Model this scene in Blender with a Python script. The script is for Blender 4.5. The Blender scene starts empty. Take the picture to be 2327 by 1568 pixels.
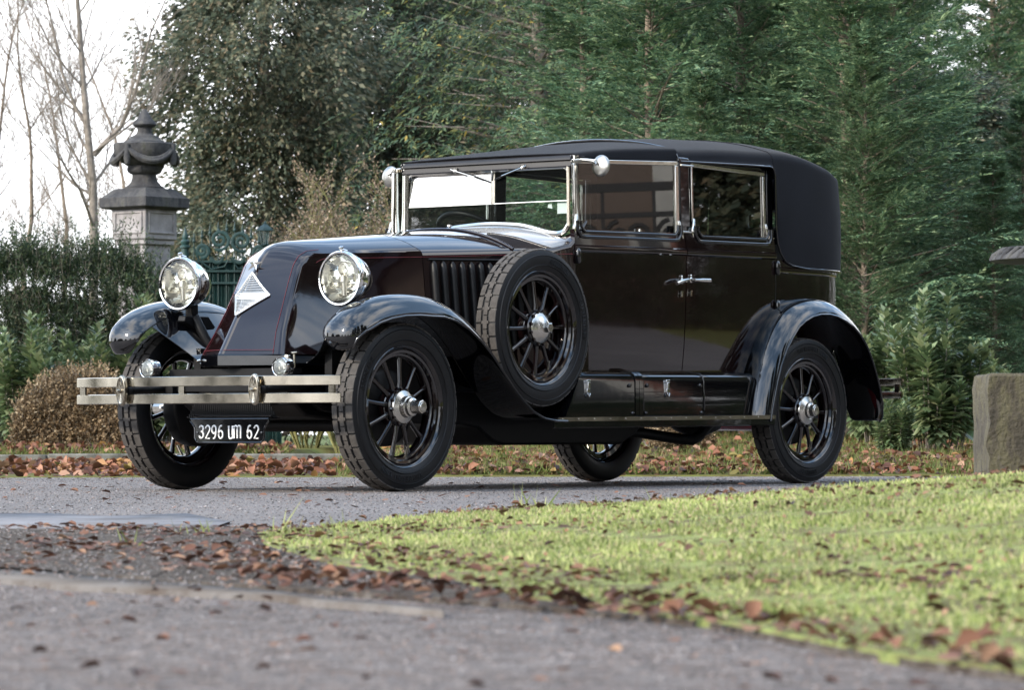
import bpy, bmesh, math, random
import numpy as np
from mathutils import Vector, Matrix

scene = bpy.context.scene
COL = scene.collection
R = math.radians
PI = math.pi

# ---------------------------------------------------------------- camera
CAM = np.array([-16.447, -14.101, 0.318])
YAW, PITCH, ROLL = R(37.341), R(1.2606), R(-0.0832)
F_PX = 9000.0                       # focal length in 2327-px-wide photograph pixels
cy_, sy_ = math.cos(YAW), math.sin(YAW)
FW = np.array([cy_*math.cos(PITCH), sy_*math.cos(PITCH), math.sin(PITCH)])
RT = np.array([sy_, -cy_, 0.0])
UP = np.cross(RT, FW)
r2 = math.cos(ROLL)*RT + math.sin(ROLL)*UP
u2 = -math.sin(ROLL)*RT + math.cos(ROLL)*UP
cam_data = bpy.data.cameras.new('camera')
cam = bpy.data.objects.new('camera', cam_data)
COL.objects.link(cam)
cam.matrix_world = Matrix(((r2[0], u2[0], -FW[0], CAM[0]), (r2[1], u2[1], -FW[1], CAM[1]),
                           (r2[2], u2[2], -FW[2], CAM[2]), (0, 0, 0, 1)))
cam_data.sensor_width = 36.0
cam_data.lens = 36.0*F_PX/2327.0
cam_data.clip_start = 0.1
cam_data.clip_end = 3000.0
cam_data.dof.use_dof = True
cam_data.dof.focus_distance = 21.6
cam_data.dof.aperture_fstop = 10.5
scene.camera = cam

# ---------------------------------------------------------------- sky and sun
SUN_AZ = math.atan2(0.30, -0.95)    # towards the sun, world xy
SUN_EL = R(27)
world = bpy.data.worlds.new('World')
scene.world = world
world.use_nodes = True
nt = world.node_tree
nt.nodes.clear()
n_out = nt.nodes.new('ShaderNodeOutputWorld')
n_sky = nt.nodes.new('ShaderNodeTexSky')
n_sky.sky_type = 'NISHITA'
n_sky.sun_disc = False
n_sky.sun_elevation = SUN_EL
n_sky.sun_rotation = PI/2 - SUN_AZ
n_sky.air_density = 1.0
n_sky.dust_density = 1.5
bg_sky = nt.nodes.new('ShaderNodeBackground')
bg_sky.inputs['Strength'].default_value = 0.15
nt.links.new(n_sky.outputs[0], bg_sky.inputs[0])
bg_cl = nt.nodes.new('ShaderNodeBackground')
bg_cl.inputs['Color'].default_value = (0.84, 0.92, 1.0, 1)
bg_cl.inputs['Strength'].default_value = 1.15
n_tc = nt.nodes.new('ShaderNodeTexCoord')
n_mp = nt.nodes.new('ShaderNodeMapping')
n_mp.inputs['Scale'].default_value = (1.0, 1.0, 2.2)
n_mp.inputs['Location'].default_value = (0.35, 1.9, 0.2)
n_no = nt.nodes.new('ShaderNodeTexNoise')
n_no.inputs['Scale'].default_value = 2.1
n_no.inputs['Detail'].default_value = 7.0
n_no.inputs['Roughness'].default_value = 0.58
n_rp = nt.nodes.new('ShaderNodeValToRGB')
n_rp.color_ramp.elements[0].color = (0.36, 0.36, 0.36, 1)
n_rp.color_ramp.elements[0].position = 0.42
n_rp.color_ramp.elements[1].position = 0.60
n_sx = nt.nodes.new('ShaderNodeSeparateXYZ')
n_mr = nt.nodes.new('ShaderNodeMapRange')      # more cloud bank towards the horizon
n_mr.inputs['From Min'].default_value = 0.0
n_mr.inputs['From Max'].default_value = 0.45
n_mr.inputs['To Min'].default_value = 0.28
n_mr.inputs['To Max'].default_value = 0.0
n_ad = nt.nodes.new('ShaderNodeMath'); n_ad.operation = 'ADD'
n_mix = nt.nodes.new('ShaderNodeMixShader')
L = nt.links.new
L(n_tc.outputs['Generated'], n_mp.inputs[0]); L(n_mp.outputs[0], n_no.inputs['Vector'])
L(n_tc.outputs['Generated'], n_sx.inputs[0]); L(n_sx.outputs[2], n_mr.inputs[0])
L(n_no.outputs[0], n_ad.inputs[0]); L(n_mr.outputs[0], n_ad.inputs[1])
L(n_ad.outputs[0], n_rp.inputs[0]); L(n_rp.outputs[0], n_mix.inputs[0])
L(bg_sky.outputs[0], n_mix.inputs[1]); L(bg_cl.outputs[0], n_mix.inputs[2])
# hazy glare of the veiled sun
n_nm = nt.nodes.new('ShaderNodeVectorMath'); n_nm.operation = 'NORMALIZE'
n_dt = nt.nodes.new('ShaderNodeVectorMath'); n_dt.operation = 'DOT_PRODUCT'
n_dt.inputs[1].default_value = (math.cos(SUN_EL)*math.cos(SUN_AZ), math.cos(SUN_EL)*math.sin(SUN_AZ), math.sin(SUN_EL))
n_mx0 = nt.nodes.new('ShaderNodeMath'); n_mx0.operation = 'MAXIMUM'; n_mx0.inputs[1].default_value = 0.0
n_pw = nt.nodes.new('ShaderNodeMath'); n_pw.operation = 'POWER'; n_pw.inputs[1].default_value = 14.0
n_ml = nt.nodes.new('ShaderNodeMath'); n_ml.operation = 'MULTIPLY_ADD'; n_ml.inputs[1].default_value = 1.9; n_ml.inputs[2].default_value = 1.75
L(n_tc.outputs['Generated'], n_nm.inputs[0]); L(n_nm.outputs[0], n_dt.inputs[0]); L(n_dt.outputs['Value'], n_mx0.inputs[0])
L(n_mx0.outputs[0], n_pw.inputs[0]); L(n_pw.outputs[0], n_ml.inputs[0]); L(n_ml.outputs[0], bg_cl.inputs['Strength'])
n_cr = nt.nodes.new('ShaderNodeValToRGB')        # thin veil is bluer than thick cloud
n_cr.color_ramp.elements[0].position = 0.44; n_cr.color_ramp.elements[0].color = (0.42, 0.66, 1.0, 1)
n_cr.color_ramp.elements[1].position = 0.62; n_cr.color_ramp.elements[1].color = (0.94, 0.96, 1.0, 1)
L(n_ad.outputs[0], n_cr.inputs[0]); L(n_cr.outputs[0], bg_cl.inputs['Color'])
L(n_mix.outputs[0], n_out.inputs[0])

sun_data = bpy.data.lights.new('sun', 'SUN')
sun_data.energy = 3.0
sun_data.angle = R(4.0)
sun_data.color = (1.0, 0.90, 0.76)
sun = bpy.data.objects.new('sun', sun_data)
COL.objects.link(sun)
_sd = Vector((math.cos(SUN_EL)*math.cos(SUN_AZ), math.cos(SUN_EL)*math.sin(SUN_AZ), math.sin(SUN_EL)))
sun.rotation_euler = _sd.to_track_quat('Z', 'Y').to_euler()

scene.view_settings.view_transform = 'Standard'
scene.view_settings.look = 'None'
scene.view_settings.gamma = 1.0
scene.view_settings.exposure = 0.70
scene.render.engine = 'CYCLES'
scene.cycles.max_bounces = 8
scene.cycles.transparent_max_bounces = 16
scene.cycles.use_denoising = True
scene.cycles.sample_clamp_indirect = 6.0
scene.cycles.caustics_reflective = False
scene.cycles.caustics_refractive = False

# ---------------------------------------------------------------- helpers
def tag(o, label=None, cat=None, group=None, kind=None):
    if label: o['label'] = label
    if cat: o['category'] = cat
    if group: o['group'] = group
    if kind: o['kind'] = kind
    return o

def empty(name, loc=(0, 0, 0), rz=0.0, parent=None):
    o = bpy.data.objects.new(name, None)
    o.empty_display_size = 0.2
    COL.objects.link(o)
    o.location = loc
    o.rotation_euler = (0, 0, rz)
    if parent: o.parent = parent
    return o

def copy_tree(o, parent=None):
    c = o.copy()
    COL.objects.link(c)
    if parent: c.parent = parent
    for ch in list(o.children):
        copy_tree(ch, c)
    return c

def catmull(pts, n):
    """n samples per span through the points"""
    P = [np.array(p, float) for p in pts]
    P = [2*P[0]-P[1]] + P + [2*P[-1]-P[-2]]
    out = []
    for i in range(1, len(P)-2):
        a, b, c, d = P[i-1:i+3]
        for k in range(n):
            t = k/n
            out.append(0.5*((2*b)+(c-a)*t+(2*a-5*b+4*c-d)*t*t+(3*b-a-3*c+d)*t**3))
    out.append(P[-2])
    return out

def lerp(a, b, t): return a+(b-a)*t

def interp(x, xs, ys): return float(np.interp(x, xs, ys))

class MB:
    def __init__(self): self.v, self.f, self.m = [], [], []
    def add(self, vs, fs, mi=0):
        o = len(self.v)
        self.v += [tuple(float(c) for c in p) for p in vs]
        self.f += [tuple(i+o for i in f) for f in fs]
        self.m += [mi]*len(fs)
        return self
    def grid(self, rows, mi=0, closed=False, flip=False):
        nr, nc = len(rows), len(rows[0])
        fs = []
        for i in range(nr-1):
            for j in range(nc if closed else nc-1):
                q = (i*nc+j, i*nc+(j+1) % nc, (i+1)*nc+(j+1) % nc, (i+1)*nc+j)
                fs.append(q[::-1] if flip else q)
        return self.add([p for r in rows for p in r], fs, mi)
    def tube(self, path, r=0.01, n=8, mi=0, caps=True, closed=False, flat=None):
        P = [np.array(p, float) for p in path]
        N = len(P)
        rs = r if hasattr(r, '__len__') else [r]*N
        rows, prev = [], None
        for i in range(N):
            if closed: t = P[(i+1) % N]-P[i-1]
            else: t = P[min(i+1, N-1)]-P[max(i-1, 0)]
            t = t/(np.linalg.norm(t)+1e-12)
            if prev is None:
                h = np.array([0, 0, 1.0]) if abs(t[2]) < 0.9 else np.array([1.0, 0, 0])
                a = np.cross(t, h)
            else:
                a = prev-t*np.dot(prev, t)
            a = a/(np.linalg.norm(a)+1e-12)
            prev = a
            b = np.cross(t, a)
            fa, fb = flat if flat else (1, 1)
            rows.append([P[i]+rs[i]*(fa*math.cos(2*PI*k/n)*a+fb*math.sin(2*PI*k/n)*b) for k in range(n)])
        if closed: rows.append(rows[0])
        o = len(self.v)
        self.grid(rows, mi, closed=True)
        if caps and not closed:
            self.f.append(tuple(o+k for k in range(n))[::-1]); self.m.append(mi)
            e = o+(N-1)*n
            self.f.append(tuple(e+k for k in range(n))); self.m.append(mi)
        return self
    def lathe(self, prof, o=(0, 0, 0), ax=(0, 0, 1), n=32, mi=0, ref=None, caps=False):
        """prof = [(radius, distance along ax)]"""
        o = np.array(o, float); a = np.array(ax, float); a /= np.linalg.norm(a)
        h = np.array([0, 0, 1.0]) if abs(a[2]) < 0.9 else np.array([1.0, 0, 0])
        u = np.cross(h, a); u /= np.linalg.norm(u); w = np.cross(a, u)
        rows = [[o+a*d+r*(math.cos(2*PI*k/n)*u+math.sin(2*PI*k/n)*w) for k in range(n)] for r, d in prof]
        b = len(self.v)
        self.grid(rows, mi, closed=True)
        if caps:
            self.f.append(tuple(b+k for k in range(n))[::-1]); self.m.append(mi)
            e = b+(len(prof)-1)*n
            self.f.append(tuple(e+k for k in range(n))); self.m.append(mi)
        return self
    def box(self, c, s, mi=0, rot=None):
        vs = []
        for dx in (-.5, .5):
            for dy in (-.5, .5):
                for dz in (-.5, .5):
                    p = Vector((dx*s[0], dy*s[1], dz*s[2]))
                    if rot is not None: p = rot @ p
                    vs.append((c[0]+p.x, c[1]+p.y, c[2]+p.z))
        return self.add(vs, [(0, 1, 3, 2), (4, 6, 7, 5), (0, 4, 5, 1), (2, 3, 7, 6), (0, 2, 6, 4), (1, 5, 7, 3)], mi)
    def prism(self, poly, d, mi=0):
        """poly: 3-D outline, d: extrusion vector"""
        n = len(poly); d = np.array(d, float)
        vs = [np.array(p, float) for p in poly]+[np.array(p, float)+d for p in poly]
        fs = [tuple(range(n))[::-1], tuple(range(n, 2*n))]
        fs += [(i, (i+1) % n, n+(i+1) % n, n+i) for i in range(n)]
        return self.add(vs, fs, mi)
    def mirror_y(self):
        o = len(self.v); nf = len(self.f)
        self.v += [(x, -y, z) for x, y, z in self.v]
        self.f += [tuple(i+o for i in f)[::-1] for f in self.f]
        self.m += self.m[:nf]
        return self
    def pieces(self):
        par = list(range(len(self.v)))
        def find(a):
            while par[a] != a:
                par[a] = par[par[a]]; a = par[a]
            return a
        for f in self.f:
            r0 = find(f[0])
            for i in f[1:]: par[find(i)] = r0
        groups = {}
        for f, m in zip(self.f, self.m): groups.setdefault(find(f[0]), []).append((f, m))
        out = []
        for fs in groups.values():
            b = MB(); idx = {}
            for f, m in fs:
                for i in f:
                    if i not in idx: idx[i] = len(b.v); b.v.append(self.v[i])
                b.f.append(tuple(idx[i] for i in f)); b.m.append(m)
            out.append(b)
        return out
    def build_each(self, name, mats, parent=None, smooth=35, **kw):
        return [p.build(name, mats, parent, smooth, **kw) for p in self.pieces()]
    def build(self, name, mats, parent=None, smooth=35, merge=0.0, bevel=0.0, bevel_seg=2, bevel_ang=30,
              sub=0, solid=0.0, solid_off=-1.0, recalc=True):
        me = bpy.data.meshes.new(name)
        me.from_pydata(self.v, [], self.f)
        mats = mats if isinstance(mats, (list, tuple)) else [mats]
        for m in mats: me.materials.append(m)
        me.polygons.foreach_set('material_index', self.m)
        if merge or recalc:
            bm = bmesh.new(); bm.from_mesh(me)
            if merge: bmesh.ops.remove_doubles(bm, verts=bm.verts, dist=merge)
            if recalc: bmesh.ops.recalc_face_normals(bm, faces=bm.faces)
            bm.to_mesh(me); bm.free()
        if smooth:
            me.shade_smooth()
            if smooth < 180: me.set_sharp_from_angle(angle=R(smooth))
        me.update()
        o = bpy.data.objects.new(name, me)
        COL.objects.link(o)
        if parent: o.parent = parent
        if solid:
            md = o.modifiers.new('thickness', 'SOLIDIFY'); md.thickness = solid; md.offset = solid_off
        if solid and smooth and smooth < 100 and not sub:
            md = o.modifiers.new('edges', 'EDGE_SPLIT'); md.split_angle = R(max(smooth, 40)); md.use_edge_sharp = False
        if bevel:
            md = o.modifiers.new('bevel', 'BEVEL'); md.width = bevel; md.segments = bevel_seg
            md.limit_method = 'ANGLE'; md.angle_limit = R(bevel_ang); md.harden_normals = False
        if sub:
            md = o.modifiers.new('sub', 'SUBSURF'); md.levels = sub; md.render_levels = sub
        return o

def np_mesh(name, V, Q, mats, parent=None, smooth=False, mi=None):
    """fast mesh from arrays: V (n,3), Q (m,k) all faces of the same size"""
    V = np.asarray(V, np.float32); Q = np.asarray(Q, np.int32)
    me = bpy.data.meshes.new(name)
    k = Q.shape[1]
    me.vertices.add(len(V)); me.vertices.foreach_set('co', V.ravel())
    me.loops.add(Q.size); me.loops.foreach_set('vertex_index', Q.ravel())
    me.polygons.add(len(Q))
    me.polygons.foreach_set('loop_start', np.arange(0, Q.size, k, dtype=np.int32))
    mats = mats if isinstance(mats, (list, tuple)) else [mats]
    for m in mats: me.materials.append(m)
    if mi is not None: me.polygons.foreach_set('material_index', np.asarray(mi, np.int32))
    me.update(calc_edges=True)
    if smooth: me.shade_smooth()
    o = bpy.data.objects.new(name, me)
    COL.objects.link(o)
    if parent: o.parent = parent
    return o

# ---------------------------------------------------------------- materials
def mat_new(name):
    m = bpy.data.materials.new(name); m.use_nodes = True
    t = m.node_tree
    return m, t, t.nodes['Principled BSDF']

def noise_node(t, scale, detail=4.0, rough=0.55, coord='Object', vscale=None):
    tc = t.nodes.new('ShaderNodeTexCoord')
    n = t.nodes.new('ShaderNodeTexNoise')
    n.inputs['Scale'].default_value = scale
    n.inputs['Detail'].default_value = detail
    n.inputs['Roughness'].default_value = rough
    if vscale:
        mp = t.nodes.new('ShaderNodeMapping'); mp.inputs['Scale'].default_value = vscale
        t.links.new(tc.outputs[coord], mp.inputs[0]); t.links.new(mp.outputs[0], n.inputs['Vector'])
    else:
        t.links.new(tc.outputs[coord], n.inputs['Vector'])
    return n

def ramp_node(t, fac, stops):
    r = t.nodes.new('ShaderNodeValToRGB')
    e = r.color_ramp.elements
    while len(e) > 1: e.remove(e[-1])
    e[0].position = stops[0][0]; e[0].color = (*stops[0][1], 1)
    for p, c in stops[1:]:
        x = e.new(p); x.color = (*c, 1)
    t.links.new(fac, r.inputs[0])
    return r

def bump_node(t, b, h, strength, dist=0.01):
    n = t.nodes.new('ShaderNodeBump')
    n.inputs['Strength'].default_value = strength
    n.inputs['Distance'].default_value = dist
    t.links.new(h, n.inputs['Height'])
    t.links.new(n.outputs[0], b.inputs['Normal'])
    return n

def simple(name, col, rough=0.5, metal=0.0, var=0.0, vscale=8.0, bump=0.0, bscale=60.0, coat=0.0, spec=0.5, coord='Object', rvar=0.0):
    m, t, b = mat_new(name)
    b.inputs['Base Color'].default_value = (*col, 1)
    b.inputs['Roughness'].default_value = rough
    b.inputs['Metallic'].default_value = metal
    b.inputs['Specular IOR Level'].default_value = spec
    if coat:
        b.inputs['Coat Weight'].default_value = coat
        b.inputs['Coat Roughness'].default_value = 0.02
    if var:
        n = noise_node(t, vscale, coord=coord)
        lo = tuple(max(0, c*(1-var)) for c in col); hi = tuple(c*(1+var) for c in col)
        r = ramp_node(t, n.outputs[0], [(0.3, lo), (0.7, hi)])
        t.links.new(r.outputs[0], b.inputs['Base Color'])
    if rvar:
        n = noise_node(t, vscale*1.7, coord=coord)
        mr = t.nodes.new('ShaderNodeMapRange')
        mr.inputs['From Min'].default_value = 0.3; mr.inputs['From Max'].default_value = 0.7
        mr.inputs['To Min'].default_value = max(0.0, rough-rvar); mr.inputs['To Max'].default_value = rough+rvar
        t.links.new(n.outputs[0], mr.inputs[0]); t.links.new(mr.outputs[0], b.inputs['Roughness'])
    if bump:
        n = noise_node(t, bscale, coord=coord)
        bump_node(t, b, n.outputs[0], bump, 0.004)
    return m

def paint(name, col, coat=0.5, wav=0.03):
    m, t, b = mat_new(name)
    b.inputs['Base Color'].default_value = (*col, 1)
    b.inputs['Roughness'].default_value = 0.06
    b.inputs['IOR'].default_value = 1.58
    b.inputs['Coat Weight'].default_value = coat
    b.inputs['Coat Roughness'].default_value = 0.015
    n = noise_node(t, 5.0, detail=2.0)
    bump_node(t, b, n.outputs[0], wav, 0.02)
    return m

def leaf_mat(name, stops, trans=0.35, rough=0.55, spec=0.3):
    """foliage: colour differs from leaf to leaf, part of the light passes through"""
    m, t, b = mat_new(name)
    g = t.nodes.new('ShaderNodeNewGeometry')
    r = ramp_node(t, g.outputs['Random Per Island'], stops)
    n = noise_node(t, 0.9, detail=3.0)
    hs = t.nodes.new('ShaderNodeHueSaturation')
    mr = t.nodes.new('ShaderNodeMapRange')
    mr.inputs['From Min'].default_value = 0.3; mr.inputs['From Max'].default_value = 0.7
    mr.inputs['To Min'].default_value = 0.65; mr.inputs['To Max'].default_value = 1.35
    t.links.new(n.outputs[0], mr.inputs[0]); t.links.new(mr.outputs[0], hs.inputs['Value'])
    t.links.new(r.outputs[0], hs.inputs['Color'])
    t.links.new(hs.outputs[0], b.inputs['Base Color'])
    b.inputs['Roughness'].default_value = rough
    b.inputs['Specular IOR Level'].default_value = spec
    tr = t.nodes.new('ShaderNodeBsdfTranslucent')
    t.links.new(hs.outputs[0], tr.inputs[0])
    mx = t.nodes.new('ShaderNodeMixShader'); mx.inputs[0].default_value = trans
    t.links.new(b.outputs[0], mx.inputs[1]); t.links.new(tr.outputs[0], mx.inputs[2])
    t.links.new(mx.outputs[0], t.nodes['Material Output'].inputs[0])
    return m

def glass_mat(name, tint, refl=1.0, dust=0.0):
    """thin pane: clear straight-through light plus a Fresnel mirror"""
    m, t, b = mat_new(name)
    t.nodes.remove(b)
    tr = t.nodes.new('ShaderNodeBsdfTransparent'); tr.inputs[0].default_value = (*tint, 1)
    gl = t.nodes.new('ShaderNodeBsdfGlossy'); gl.inputs['Roughness'].default_value = 0.01
    fr = t.nodes.new('ShaderNodeFresnel'); fr.inputs[0].default_value = 1.52
    mu = t.nodes.new('ShaderNodeMath'); mu.operation = 'MULTIPLY'; mu.inputs[1].default_value = refl; mu.use_clamp = True
    mx = t.nodes.new('ShaderNodeMixShader')
    L = t.links.new
    L(fr.outputs[0], mu.inputs[0]); L(mu.outputs[0], mx.inputs[0]); L(tr.outputs[0], mx.inputs[1]); L(gl.outputs[0], mx.inputs[2])
    last = mx
    if dust:
        df = t.nodes.new('ShaderNodeBsdfDiffuse'); df.inputs[0].default_value = (0.55, 0.6, 0.6, 1)
        m2 = t.nodes.new('ShaderNodeMixShader'); m2.inputs[0].default_value = dust
        L(mx.outputs[0], m2.inputs[1]); L(df.outputs[0], m2.inputs[2]); last = m2
    L(last.outputs[0], t.nodes['Material Output'].inputs[0])
    return m

M = {}
M['paint'] = paint('aubergine_black_paint', (0.0080, 0.0032, 0.0034))
M['black'] = paint('black_enamel', (0.0020, 0.0021, 0.0030))
M['wheelpaint'] = paint('dark_wheel_enamel', (0.0045, 0.0020, 0.0024), wav=0.0)
M['under'] = simple('dark_chassis_paint', (0.0035, 0.0035, 0.004), 0.45, spec=0.25, var=0.4, vscale=20)
M['interior'] = simple('dark_cabin_trim', (0.012, 0.012, 0.013), 0.7, var=0.3)
M['leather'] = simple('black_leather', (0.009, 0.008, 0.009), 0.5, var=0.25, vscale=14, bump=0.15, bscale=160)
M['seat'] = simple('grey_leather_seat', (0.05, 0.05, 0.05), 0.5, var=0.25, vscale=10, bump=0.1)
M['nickel'] = simple('polished_nickel', (0.80, 0.76, 0.69), 0.10, 1.0, rvar=0.05, vscale=9)
M['dullnickel'] = simple('aged_nickel', (0.40, 0.365, 0.30), 0.20, 1.0, var=0.22, vscale=5, rvar=0.07)
M['chrome'] = simple('bright_chrome', (0.86, 0.86, 0.86), 0.04, 1.0)
M['alu'] = simple('pale_alloy', (0.80, 0.78, 0.74), 0.36, 1.0, var=0.10, vscale=30)
M['red'] = simple('red_pinstripe', (0.16, 0.009, 0.016), 0.4)
M['redpaint'] = simple('red_enamel', (0.45, 0.01, 0.02), 0.2, coat=0.5)
M['white'] = simple('white_plate_paint', (0.82, 0.82, 0.80), 0.4)
M['rubber'] = simple('tyre_rubber', (0.0070, 0.0072, 0.0082), 0.48, var=0.25, vscale=9, spec=0.30, bump=0.08, bscale=90)
M['tread'] = simple('dusty_tread_rubber', (0.055, 0.049, 0.044), 0.85, var=0.35, vscale=26, bump=0.3, bscale=140)
M['glass'] = glass_mat('window_glass', (0.76, 0.83, 0.82), 0.85, 0.006)
M['sideglass'] = glass_mat('side_window_glass', (0.50, 0.52, 0.51), 2.6, 0.0)
M['rearglass'] = glass_mat('dark_rear_side_glass', (0.26, 0.28, 0.27), 0.16, 0.0)
M['lens'] = glass_mat('lamp_lens_glass', (0.97, 0.98, 0.94), 1.0, 0.02)
M['foglens'] = glass_mat('frosted_lamp_glass', (0.97, 0.98, 0.96), 1.0, 0.22)
M['skypane'] = glass_mat('bright_upper_pane', (0.80, 0.85, 0.84), 2.7, 0.02)
M['hub'] = simple('satin_nickel', (0.62, 0.59, 0.54), 0.24, 1.0, var=0.10, vscale=20)
M['mirror'] = simple('worn_silvered_back', (0.42, 0.41, 0.38), 0.28, 1.0, var=0.12, vscale=30)
M['paper'] = simple('white_paper', (0.75, 0.75, 0.72), 0.7)

def fabric():
    m, t, b = mat_new('black_hood_cloth')
    n = noise_node(t, 3.0, detail=5.0)
    r = ramp_node(t, n.outputs[0], [(0.3, (0.0065, 0.007, 0.0095)), (0.7, (0.010, 0.0108, 0.0145))])
    t.links.new(r.outputs[0], b.inputs['Base Color'])
    b.inputs['Roughness'].default_value = 0.8
    b.inputs['Specular IOR Level'].default_value = 0.12
    b.inputs['Sheen Weight'].default_value = 0.06
    b.inputs['Sheen Roughness'].default_value = 0.4
    w = noise_node(t, 420.0, detail=1.0)
    bump_node(t, b, w.outputs[0], 0.35, 0.002)
    return m
M['cloth'] = fabric()

def reflector():
    m, t, b = mat_new('silvered_reflector')
    b.inputs['Base Color'].default_value = (0.90, 0.90, 0.87, 1)
    b.inputs['Metallic'].default_value = 1.0
    b.inputs['Roughness'].default_value = 0.03
    n = noise_node(t, 16.0, detail=2.0, vscale=(1, 1, 2.5))
    bump_node(t, b, n.outputs[0], 0.09, 0.02)
    return m
M['reflector'] = reflector()
# ================================================================ THE CAR
# x runs backwards from the front axle, -y is the near side, z up from the road
car = empty('vintage_car', (0, 0, 0))
tag(car, 'black and aubergine vintage convertible sedan with cloth hood and spoked wheels parked on the drive', 'car')
WB, TR, WR = 3.932, 0.767, 0.447

# ---------------------------------------------------------------- hood (bonnet) and nose
RIDGE = [(-.546, .736), (-.478, .840), (-.410, .943), (-.346, 1.052), (-.280, 1.165), (-.215, 1.262), (-.160, 1.316), (-.090, 1.348), (.0, 1.364), (.15, 1.379), (.67, 1.424)]
EDGE = [(-.371, .291, .736), (-.306, .252, .862), (-.238, .231, .985), (-.200, .221, 1.062), (-.163, .212, 1.138), (-.128, .208, 1.214), (-.086, .208, 1.262), (-.030, .217, 1.287), (.050, .239, 1.292), (.185, .277, 1.298), (.67, .414, 1.317)]
SIDE = [(.67, .470, .740), (.67, .455, .86), (.67, .443, .98), (.67, .437, 1.06), (.67, .430, 1.14), (.67, .424, 1.215), (.67, .419, 1.268), (.67, .414, 1.317)]
def top_section(c, e, g, n=8):
    """centre (x,z) to edge (x,w,z); g = crown exponent"""
    out = []
    for k in range(n+1):
        u = k/n
        out.append((c[0]+(e[0]-c[0])*u, -e[1]*u, c[1]+(e[2]-c[1])*u**g))
    return out
def side_z(x, z0, z1): return lerp(z0, z1, x)
hood = MB()
rows = []
for i, (c, e) in enumerate(zip(RIDGE, EDGE)):
    g = [1, 1, 1, 1, 1.0, 1.05, 1.2, 1.5, 1.8, 2.1, 2.3][i]
    rows.append(top_section(c, e, g))
for k in range(1, 4):      # extra rows along the long top
    pass
hood.grid(rows)
srows = []
for j in range(8):
    e, s = EDGE[j], SIDE[j]
    srows.append([(lerp(e[0], s[0], k/8), -lerp(e[1], s[1], k/8), lerp(e[2], s[2], k/8)) for k in range(9)])
# the top row follows the hood edge points
srows[7] = [(-.030, -.217, 1.287)] + [(lerp(-.030, .67, k/8), -lerp(.217, .414, k/8), interp(lerp(-.030, .67, k/8), [e[0] for e in EDGE[7:]], [e[2] for e in EDGE[7:]])) for k in range(1, 9)]
hood.grid(srows, flip=True)
hood.mirror_y()
hood_o = hood.build('hood', M['paint'], car, smooth=28, merge=.004, bevel=.022, bevel_seg=4, bevel_ang=24)

# cowl between the hood and the windscreen
def edge_w(x): return .217+.2813*(x+.03)
def edge_z(x): return interp(x, [.0, .67, 1.28, 1.70, 1.86], [1.290, 1.317, 1.345, 1.362, 1.367])
def cen_z(x): return interp(x, [.15, .67, 1.03, 1.45, 1.80, 1.86], [1.379, 1.424, 1.457, 1.487, 1.522, 1.526])
cowl = MB()
xs = [.675, .85, 1.02, 1.15, 1.278]
cowl.grid([top_section((x, cen_z(x)), (x, edge_w(x), edge_z(x)), 2.3, 14) for x in xs])
cowl.grid([[(x, -(edge_w(x)+.056*(1-k/6)*1.0), lerp(.66, edge_z(x), k/6)) for x in xs] for k in range(7)], flip=True)
cowl.mirror_y()
cowl_o = cowl.build('hood_rear_panel', M['paint'], car, smooth=28, merge=.003, bevel=.02, bevel_seg=3, bevel_ang=24)
cowl = MB()
xs = [1.283, 1.42, 1.56, 1.68, 1.76, 1.83]
def shoulder(x, k):
    """cowl sections rise at the outer end into the windscreen posts"""
    s = top_section((x, cen_z(x)), (x, min(edge_w(x), .70), edge_z(x)), 2.3, 16)
    if x > 1.6:
        f = ((x-1.6)/.2)**2
        s = [(p[0], p[1], p[2]+min(f, 1.1)*.16*max(0, (abs(p[1])-.52)/.18)**1.6) for p in s]
    return s
cowl.grid([shoulder(x, 0) for x in xs])
cowl.grid([[(x, -(min(edge_w(x), .70)+.03*(1-k/6)*(1 if x < 1.6 else .3)), lerp(.60, shoulder(x, 0)[-1][2], k/6)) for x in xs] for k in range(7)], flip=True)
cowl.mirror_y()
scuttle = cowl.build('scuttle', M['paint'], car, smooth=28, merge=.003, bevel=.018, bevel_seg=3, bevel_ang=24)
def seam(x, r=.0035):
    s = [(p[0], p[1], p[2]+.001) for p in shoulder(x, 0)] if x > 1.28 else [(p[0], p[1], p[2]+.001) for p in top_section((x, cen_z(x)), (x, edge_w(x), edge_z(x)), 2.3, 16)]
    return s[::-1]+[(p[0], -p[1], p[2]) for p in s[1:]]
b = MB(); b.tube([(p[0], p[1], p[2]+.004) for p in seam(1.281)], .009, 6)
b.build('cowl_bead', M['paint'], car, 60)

# cap on the scuttle and little vent knob
b = MB()
b.lathe([(0, .018), (.03, .017), (.055, .012), (.062, .004), (.062, -.02)], (1.56, .30, 1.487), (0, 0, 1), 24)
b.build('scuttle_cap', M['black'], car, 50)
b = MB(); b.lathe([(0, .03), (.014, .028), (.016, .02), (.006, .014), (.006, -.02)], (1.70, .20, 1.50), (0, 0, 1), 12)
b.build('scuttle_knob', M['nickel'], car, 50)

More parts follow.
